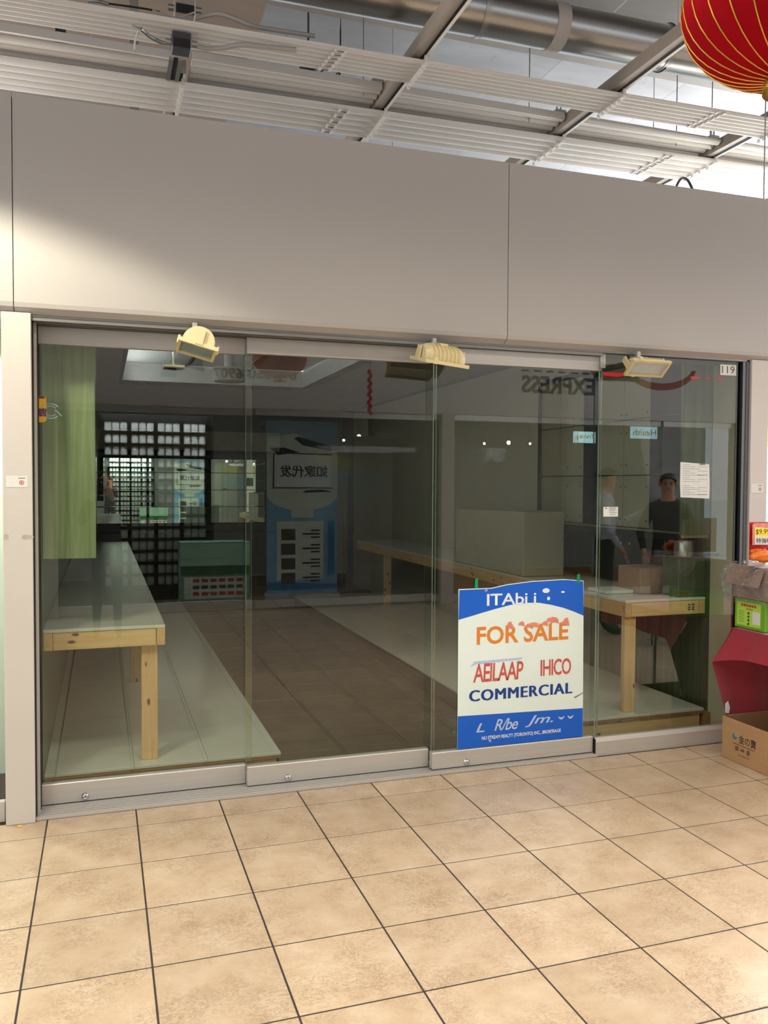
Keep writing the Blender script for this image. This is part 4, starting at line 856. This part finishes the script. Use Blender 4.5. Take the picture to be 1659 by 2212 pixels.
# ---- neighbour at the right: posters
for nm, x0, x1, z0, z1, m_, lab in (('poster', 4.6, 6.4, 1.95, 2.3, 'price_yellow', 'bright yellow poster inside the shop beyond the right post'), ('poster.001', 4.6, 6.4, 1.25, 1.9, 'cyan', 'pale cyan poster inside the shop beyond the right post')):
    MB().box(x0, x1, 1.485, 1.497, z0, z1).build(nm, m_, None, label=lab, cat='poster')

# ================================================================== RED LANTERN
LC = CAM + ray(1712, -4).normalized() * 2.35; LR, LH = .232, .178
ln = thing('red_lantern', tuple(LC), 'big round red silk lantern with gold ribs at the upper right corner', 'lantern')
NL = 28
def lant(u, v):
    a = 2 * math.pi * u; ph = (v - .5) * math.pi * .94; k = 1 - .018 * abs(math.sin(a * NL / 2)) ** .5 * 0 - .014 * (1 - abs(math.cos(a * NL / 2)))
    return LC + Vector((LR * math.cos(ph) * math.cos(a) * k, LR * math.cos(ph) * math.sin(a) * k, LH * math.sin(ph)))
MB().grid(NL * 6, 28, lant).build('silk_cover', 'lantern', ln)
for i in range(NL):
    a = 2 * math.pi * (i + 0.0) / NL; MB().tube([LC + Vector((LR * 1.001 * math.cos(ph) * math.cos(a), LR * 1.001 * math.cos(ph) * math.sin(a), LH * 1.001 * math.sin(ph))) for ph in [(k / 20 - .5) * math.pi * .94 for k in range(21)]], .0021, 5).build('gold_rib', 'gold', ln)
for s in (-1, 1): MB().lathe([(.045, s * LH * .97), (.055, s * LH * .97), (.058, s * (LH * .97 + .03)), (.045, s * (LH * .97 + .03))], LC, 24).build('end_ring', 'gold', ln)
MB().tube([LC + Vector((0, 0, LH)), (LC.x, LC.y, 5.0)], .004, 6).build('hanging_cord', 'cable_black', ln)

# ================================================================== OPPOSITE SIDE OF THE CORRIDOR (seen in the glass)
YV = 6.0
def mir(px, py, Yv=YV): q = aty(px, py, Yv); return Vector((q.x, -0.18 - q.y, q.z))
OY = -6.18
wo = S_('wall_opposite', MB().box(-3.2, 12.0, OY - .25, OY, 2.52, 3.75), 'opp_fascia')
of = S_('floor.003', MB().box(-3.2, 4.5, -10.2, -6.3, -0.05, -.002), 'itile'); S_('floor.004', MB().box(4.5, 12, -10.2, -6.3, -0.05, -.002), 'opp_floor')
S_('wall_opposite_rear', MB().box(-3.2, 12, -10.3, -10.2, 0, 2.9), 'shop_wall'); S_('ceiling.003', MB().box(-3.2, 12, -10.3, -6.3, 2.78, 2.84), 'shop_ceil')
S_('wall_opposite_divider', MB().box(4.42, 4.5, -9.0, -6.25, 0, 2.78), 'dark_wall')
a, b = mir(945, 1000), mir(972, 1000)
for k, (x0, x1) in enumerate(((a.x, b.x), (-.42, -.24), (9.2, 9.4))): S_('trim_%d' % (7 + k), MB().bbox(x0, x1, OY - .12, OY + .03, 0, 2.52, .003), 'post')
for k, (x0, x1) in enumerate(((-.24, 1.0), (.97, 2.1), (2.07, 3.25), (3.22, a.x), (b.x, 6.6), (6.57, 8.0), (7.97, 9.2))):
    y = OY - .05 - .03 * (k % 2); d = MB().bbox(x0, x1, y - .02, y + .02, .02, .12, .003).build('door_%d' % (5 + k), 'alu', kind='structure')
    glass_pane(d, x0, x1, y, .1, 2.5, 'glass2'); MB().bbox(x0, x1, y - .018, y + .018, 2.44, 2.52, .002).build('top_rail', 'alu', d)
c = mir(640, 822); e = mir(462, 800); sgn = thing('phone_number_sign', tuple(c), 'grey telephone number lettering on the opposite fascia', 'sign')
text('647-550-6907', (c.x, OY, mir(640, 822).z), c.x - e.x, .13, '+y', 'grey_letter', sgn, .02, .004)
q = mir(365, 800); MB().prism([(-.09, -.07), (.09, -.07), (.09, .07), (-.09, .07)], fr((q.x, OY, q.z), '+y'), 0, .004).build('logo_block', 'grey_letter', sgn)
c = mir(1275, 857); e = mir(1118, 812); sg2 = thing('express_sign', tuple(c), 'grey EXPRESS lettering on the opposite fascia', 'sign')
text('EXPRESS', (c.x, OY, c.z), c.x - e.x, e.z - c.z, '+y', 'grey_letter', sg2, .03, .004)
for k in range(6): MB().box(e.x + k * .19, e.x + k * .19 + .11, OY, OY + .004, e.z + .05, e.z + .075).build('dash', 'grey_letter', sg2)
q = mir(1410, 800); am = thing('arc_emblem', tuple(q), 'orange smile-shaped arc on the opposite fascia', 'sign')
outer = [(.62 * math.cos(R(t)), .36 * math.sin(R(t))) for t in range(188, 353, 8)]; inner = [(.56 * math.cos(R(t)), .26 * math.sin(R(t))) for t in range(352, 187, -8)]
MB().prism(outer + inner, fr((q.x, OY, q.z + .05), '+y'), 0, .004).build('arc', 'arc', am)
# stacked cans on the shelf rack behind the opposite glass
ca, cb_ = mir(222, 960, 7.0), mir(450, 960, 7.0); RY = ca.y
rk = thing('can_rack', ((ca.x + cb_.x) / 2, RY, 0), 'dark steel rack of stacked cans in the opposite shop', 'shelf')
NC, NR, PW = 4, 14, (cb_.x - ca.x) / 4; zr = [2.26 - k * .155 for k in range(NR)]
for z_ in zr: MB().box(ca.x - .04, cb_.x + .04, RY - .16, RY + .12, z_ - .012, z_).build('shelf_board', 'blackgloss', rk)
for x_ in (ca.x - .05, cb_.x + .05): MB().box(x_ - .015, x_ + .015, RY - .16, RY + .12, 0, 2.5).build('upright', 'blackgloss', rk)
MB().box(ca.x - .05, cb_.x + .05, RY - .175, RY - .165, 0, 2.5).build('back_sheet', 'blackgloss', rk)
can0 = None
for r, z_ in enumerate(zr):
    for c_ in range(NC):
        for k in range(3):
            x_ = ca.x + PW * c_ + PW * (.19 + .29 * k); lc_ = (x_, RY + .03, z_ + .0005)
            if can0 is None:
                can0 = bpy.data.objects.new('food_can', None); can0.empty_display_size = .05
                link(can0, None, 'white round can in the stacked wall of cans across the corridor', 'can', 'white cans in the opposite shop'); 
                MB().lathe([(0, 0), (.043, 0), (.045, .004), (.045, .096), (.043, .1)], (0, 0, 0), 14).build('can_body', 'can', can0); MB().lathe([(.043, .1), (.046, .101), (.046, .112), (.044, .114), (0, .114)], (0, 0, 0), 14).build('lid', 'steel', can0)
                can0.location = lc_
            else: dup(can0, lc_)
# roll-up banner
bl, br = mir(728, 1278, 6.2), mir(576, 1278, 6.2); top = mir(660, 910, 6.2).z
bn = thing('rollup_banner', ((bl.x + br.x) / 2, bl.y, 0), 'tall blue roll-up advertising banner in the opposite shop', 'banner')
BW = bl.x - br.x; O = fr((bl.x, bl.y, bl.z), '+y'); BH = top - bl.z
MB().prism([(0, 0), (BW, 0), (BW, BH), (0, BH)], O, -.003, 0).build('sheet', 'banner_blue', bn)
def bflat(pts, m_, nm, d=.001): MB().add([O(u * BW, v * BH, d) for u, v in pts], [tuple(range(len(pts)))]).build(nm, m_, bn)
bflat([(0.0, .999), (0, .60)] + [(.5 - .5 * math.cos(R(t)), .58 - .10 * math.sin(R(t))) for t in range(0, 181, 15)] + [(1.0, .60), (1.0, .999)], 'banner_pale', 'pale_field')
bflat([(0, .82), (.25, .86), (.6, .93), (1, .90), (1, 1), (0, 1)], 'banner_grey', 'sky_print', .0016)
bflat([(.10, .62), (.86, .62), (.88, .81), (.10, .80)], 'white_print', 'title_panel', .0022)
for pts in ([(.08, .61), (.90, .61), (.90, .616), (.08, .616)], [(.08, .805), (.7, .81), (.7, .816), (.08, .812)], [(.90, .61), (.92, .61), (.91, .81), (.895, .81)], [(.1, .83), (.5, .86), (.62, .90), (.55, .91), (.3, .88), (.08, .86)], [(.55, .82), (.85, .80), (.95, .84), (.75, .845)], [(.08, .59), (.5, .585), (.45, .60), (.2, .605)]): bflat(pts, 'ink', 'ink_stroke', .003)
text('如家代发', O(BW * .14, BH * .675, 0), BW * .68, BH * .07, '+y', 'ink', bn, .02, .004)
bflat([(.34, .44), (.66, .44), (.66, .575), (.34, .575)], 'banner_pale', 'blank_square', .003)
bflat([(.20, .08), (.86, .08), (.86, .42), (.20, .42)], 'banner_pale', 'list_panel', .0022)
for k in range(4):
    v = .34 - k * .085; bflat([(.60, v - .03), (.80, v - .03), (.80, v + .035), (.60, v + .035)], 'grey_letter', 'printed_photo', .003)
    for j in range(3): bflat([(.25, v + .02 - j * .02), (.38 + .12 * (j == 1), v + .02 - j * .02), (.38 + .12 * (j == 1), v + .03 - j * .02), (.25, v + .03 - j * .02)], 'ink', 'print_line', .003)
bflat([(.0, .02), (1, .02), (1, .07), (0, .05)], 'banner_deep', 'wave'); bflat([(.04, .1), (.14, .1), (.14, .42), (.04, .42)], 'banner_deep', 'side_strip'); bflat([(.08, .935), (.5, .935), (.5, .965), (.08, .965)], 'banner_pale', 'heading_strip'); bflat([(.58, .935), (.94, .935), (.94, .965), (.58, .965)], 'banner_deep', 'heading_strip')
MB().box(br.x - .02, bl.x + .02, bl.y - .08, bl.y + .06, 0.0, bl.z - .005).build('base_case', 'alu', bn); MB().box(br.x + BW * .5 - .01, br.x + BW * .5 + .01, bl.y - .03, bl.y - .01, 0.1, top).build('support_pole', 'alu_dark', bn)
# display counter with poster
q0_, q1_ = mir(540, 1285, 6.3), mir(392, 1285, 6.3); zt = mir(460, 1172, 6.3).z
ct = thing('display_counter', (q1_.x + .4, q0_.y - .25, 0), 'green printed display counter in the opposite shop', 'counter'); CWd = q0_.x - q1_.x
MB().bbox(q1_.x, q0_.x, q0_.y - .36, q0_.y, .0, zt, .004).build('carcass', 'teal', ct); O = fr((q0_.x, q0_.y, 0), '+y')
MB().prism([(0, zt * .58), (CWd, zt * .58), (CWd, zt * .98), (0, zt * .98)], O, 0, .002).build('canopy_print', 'mint', ct); MB().prism([(0, zt * .50), (CWd, zt * .50), (CWd, zt * .64), (0, zt * .64)], O, .002, .004).build('green_strip', 'deepgreen', ct)
MB().prism([(.04, .12), (CWd - .04, .12), (CWd - .04, zt * .47), (.04, zt * .47)], O, 0, .003).build('poster', 'banner_pale', ct)
for k in range(3): lines(MB(), O, [(.08 + j * .11, .16 + k * .085, .08, .045) for j in range(6)], 0, .0045).build('poster_print', 'red_ink' if k != 1 else 'grey_letter', ct)
q = mir(852, 1100, 7.6); op = thing('door_leaf', (q.x, q.y, 0), 'tan sliding door leaf inside the opposite shop', 'partition'); MB().bbox(q.x - .75, q.x + .05, q.y - .02, q.y + .02, 0, 2.3, .004).build('leaf', 'shop_wall', op); MB().box(q.x - .36, q.x - .35, q.y + .02, q.y + .022, 0, 2.3).build('seam', 'black', op)
# spot heads glowing in the opposite shop
for k, (px, py) in enumerate(((775, 943), (832, 943), (881, 943), (742, 951), (797, 954), (849, 954), (895, 955), (1039, 959), (1091, 957), (1137, 959))):
    q = mir(px, py, 8.6); s_ = thing('track_spotlight', tuple(q), 'small glowing spotlight head in the opposite shop', 'spotlight', 'spotlights in the opposite shop'); big = .035 if k in (0, 2, 8) else .022
    MB().lathe([(0, -.05), (big * .8, -.05), (big * 1.2, 0.0), (big * 1.2, .01)], q, 14, 0, 'y').build('head', 'black', s_); MB().lathe([(0, .012), (big, .011)], q, 14, 0, 'y').build('lens', 'bulb', s_); MB().tube([q, (q.x, q.y - .02, 2.78)], .006, 6).build('stem', 'black', s_)
for nm, (c0, c1), word in (('lit_sign', ((1232, 957), (1278, 934)), 'Training'), ('lit_sign.001', ((1350, 948), (1406, 924)), 'Health')):
    p0, p1 = mir(*c0, 7.4), mir(*c1, 7.4); s_ = thing(nm, tuple(p0), 'lit blue sign reading ' + word + ' deep in the opposite shop', 'sign'); MB().bbox(p0.x, p1.x, p0.y - .04, p0.y, p0.z, p1.z, .004).build('light_box', 'lit_blue', s_); text(word, (p1.x - .03, p0.y, p0.z + .05), p1.x - p0.x - .06, (p1.z - p0.z) * .5, '+y', 'lit_ink', s_, .01, .003)
    MB().tube([(p0.x + .05, p0.y - .02, p1.z), (p0.x + .05, p0.y - .02, 2.78)], .006, 6).build('hanger', 'black', s_)
# red hanging decoration
q = mir(799, 850, 4.6); hd = thing('red_firecracker', tuple(q), 'red hanging firecracker ornament near the opposite fascia', 'decoration')
for k in range(12): MB().tube([(q.x + .02 * (-1) ** k, q.y, q.z - .24 + k * .042), (q.x, q.y, q.z - .20 + k * .042)], .02, 8).build('paper_roll', 'red_tape', hd)
MB().tube([(q.x, q.y, q.z + .28), (q.x, q.y, 5.0)], .003, 5).build('cord', 'cable_black', hd)

# ================================================================== PEOPLE (stand in the corridor, seen in the glass)
def person(name, loc, rotz, label, joints, cols, hair_m, height=1.72, holds=None):
    """one skinned body; joints = dict of elbow and wrist points, in local metres, facing +Y"""
    k = height / 1.75; V, E, RR, TG = [], [], [], []; roots = []
    def add(p_, r, tag, par=None, root=False):
        V.append(Vector(p_) * k); RR.append((r if isinstance(r, tuple) else (r, r))); TG.append(tag); i = len(V) - 1
        if par is not None: E.append((par, i))
        if root: roots.append(i)
        return i
    pel = add((0, 0, .96), (.150, .105), 'leg', None, True); sp1 = add((0, .0, 1.10), (.140, .10), 'top', pel); ch = add((0, -.005, 1.30), (.165, .115), 'top', sp1); up = add((0, -.01, 1.42), (.12, .085), 'top', ch)
    nk = add((0, 0, 1.50), .052, 'skin', up); hb = add((0, .018, 1.575), (.066, .078), 'skin', nk); hm = add((0, .022, 1.655), (.076, .094), 'skin', hb); ht = add((0, .012, 1.72), (.06, .075), 'skin', hm)
    for s in (-1, 1):
        hp = add((s * .085, 0, .90), .088, 'leg', pel); kn = add((s * .10, .015, .50), .058, 'leg', hp); an = add((s * .105, -.02, .10), .042, 'leg', kn); to = add((s * .11, .06, .045), (.042, .036), 'shoe', an); add((s * .115, .16, .035), (.040, .026), 'shoe', to)
        sh = add((s * .165, -.01, 1.40), .068, 'top', up); el = add(joints['elbow'][0 if s < 0 else 1], .046, 'top', sh); wr_ = Vector(joints['wrist'][0 if s < 0 else 1]); w = add(wr_, .030, 'top', el)
        fd = (wr_ - Vector(joints['elbow'][0 if s < 0 else 1])).normalized(); pal = wr_ + fd * .075; add(pal, (.036, .020), 'skin', w)
        side = fd.cross(Vector((0, 0, 1))); side = side.normalized() if side.length > .1 else Vector((1, 0, 0)); curl = Vector(joints.get('curl', (0, .3, -.6)))
        for j, ln_ in enumerate((.070, .080, .074, .056)):
            b0 = pal + side * ((j - 1.5) * .019) + fd * .01; i0 = add(b0, .0095, 'skin', None, True); i1 = add(b0 + fd * ln_ * .5 + curl * .012, .009, 'skin', i0); add(b0 + fd * ln_ * .85 + curl * .04, .0075, 'skin', i1)
        b0 = wr_ + fd * .03 + side * (-s * .02); i0 = add(b0, .0115, 'skin', None, True); i1 = add(b0 + side * (-s * .03) + fd * .03, .010, 'skin', i0); add(b0 + side * (-s * .036) + fd * .058 + curl * .02, .008, 'skin', i1)
    me = bpy.data.meshes.new(name); me.from_pydata(V, E, []); tmp = bpy.data.objects.new(name, me); COL.objects.link(tmp)
    md = tmp.modifiers.new('s', 'SKIN'); md.use_smooth_shade = True
    for i, sv in enumerate(me.skin_vertices[0].data): sv.radius = (RR[i][0] * k, RR[i][1] * k); sv.use_root = i in roots
    tmp.modifiers.new('d', 'SUBSURF').levels = 1
    dg = bpy.context.evaluated_depsgraph_get(); m2 = bpy.data.meshes.new_from_object(tmp.evaluated_get(dg)); bpy.data.objects.remove(tmp)
    m2.materials.clear(); order = ['skin', 'top', 'leg', 'shoe']
    for t in order: m2.materials.append(M[cols[t]])
    segs = [(V[a], V[b], TG[b]) for a, b in E]
    for pg in m2.polygons:
        c = pg.center; best = None
        for a, b, t in segs:
            ab = b - a; f = max(0, min(1, (c - a).dot(ab) / max(1e-9, ab.length_squared))); dd = (c - a - ab * f).length
            if best is None or dd < best[0]: best = (dd, t)
        pg.material_index = order.index(best[1]); pg.use_smooth = True
    body = bpy.data.objects.new(name, m2); link(body, None, label, 'person'); body.location = loc; body.rotation_euler = (0, 0, rotz)
    hd_ = Vector((0, .018, 1.66)) * k
    def hair(u, v):
        a = 2 * math.pi * u; ph = R(-8) + v * R(98); f = max(0, math.cos(a - math.pi / 2)); ph = max(ph, R(34) * f) if v < .6 else ph
        return hd_ + Vector((.088 * math.cos(ph) * math.cos(a), .106 * math.cos(ph) * math.sin(a) - .006, .098 * math.sin(ph) + .006)) * k
    MB().grid(24, 10, hair).build('hair', hair_m, body)
    for s in (-1, 1):
        MB().lathe([(0, -.011), (.008, -.008), (.011, 0), (.008, .008), (0, .011)], hd_ + Vector((s * .032, .088, -.002)) * k, 10).build('eye', 'eye', body); MB().lathe([(0, -.03), (.012, -.02), (.016, .0), (.014, .02), (0, .03)], hd_ + Vector((s * .082, .0, -.01)) * k, 10).build('ear', 'skin', body)
    MB().add([hd_ + Vector(q) * k for q in ((-.008, .09, .005), (.008, .09, .005), (.016, .092, -.035), (-.016, .092, -.035), (0, .118, -.03))], [(0, 1, 4), (1, 2, 4), (2, 3, 4), (3, 0, 4)]).build('nose', 'skin', body)
    MB().box(-.022, .022, .082, .09, -.062, -.054, mat=Matrix.Translation(hd_)).build('mouth', 'red_ink', body)
    return body
C1 = dict(skin='skin', top='shirt', leg='trousers', shoe='shoe'); C2 = dict(skin='skin', top='jacket', leg='trousers', shoe='shoe'); C3 = dict(skin='skin', top='navyshirt', leg='trousers', shoe='shoe')
p1 = mir(1290, 1100, 3.55); p2 = mir(1418, 1100, 2.75)
person('person', (p1.x, p1.y, 0), R(-62), 'person in a pale blue shirt raising one hand, standing in the corridor', dict(elbow=[(-.27, -.02, 1.16), (.25, .12, 1.14)], wrist=[(-.29, .12, .92), (.14, .36, 1.28)]), C1, 'hair', 1.76)
pp = person('person.001', (p2.x, p2.y, 0), R(38), 'person in a charcoal jacket and glasses standing in the corridor', dict(elbow=[(-.27, -.02, 1.15), (.27, -.02, 1.15)], wrist=[(-.22, .16, .98), (.22, .16, .98)]), C2, 'hair', 1.70)
gl = MB()
for s in (-1, 1): gl.tube([Vector((s * .034 + .024 * math.cos(R(t)), .112, 1.658 + .018 * math.sin(R(t)))) * (1.70 / 1.75) for t in range(0, 361, 30)], .002, 5)
gl.build('glasses', 'black', pp)
ph = person('person.002', (0.30, -4.78, 0), 0, 'person in a dark navy shirt holding up a phone to take the picture', dict(elbow=[(-.27, .06, 1.18), (.20, .06, 1.18)], wrist=[(-.15, .24, 1.45), (.06, .24, 1.45)]), C3, 'hair', 1.72)
phn = thing('phone', (CAM.x, CAM.y - .035, CAM.z - .05), 'black phone held up by the person in navy', 'phone')
MB().bbox(CAM.x - .04, CAM.x + .04, CAM.y - .045, CAM.y - .036, CAM.z - .12, CAM.z + .04, .004).build('phone_body', 'black', phn); MB().lathe([(0, .001), (.007, .001), (.009, 0)], (CAM.x, CAM.y - .036, CAM.z), 14, 0, 'y').build('lens_ring', 'chrome', phn)
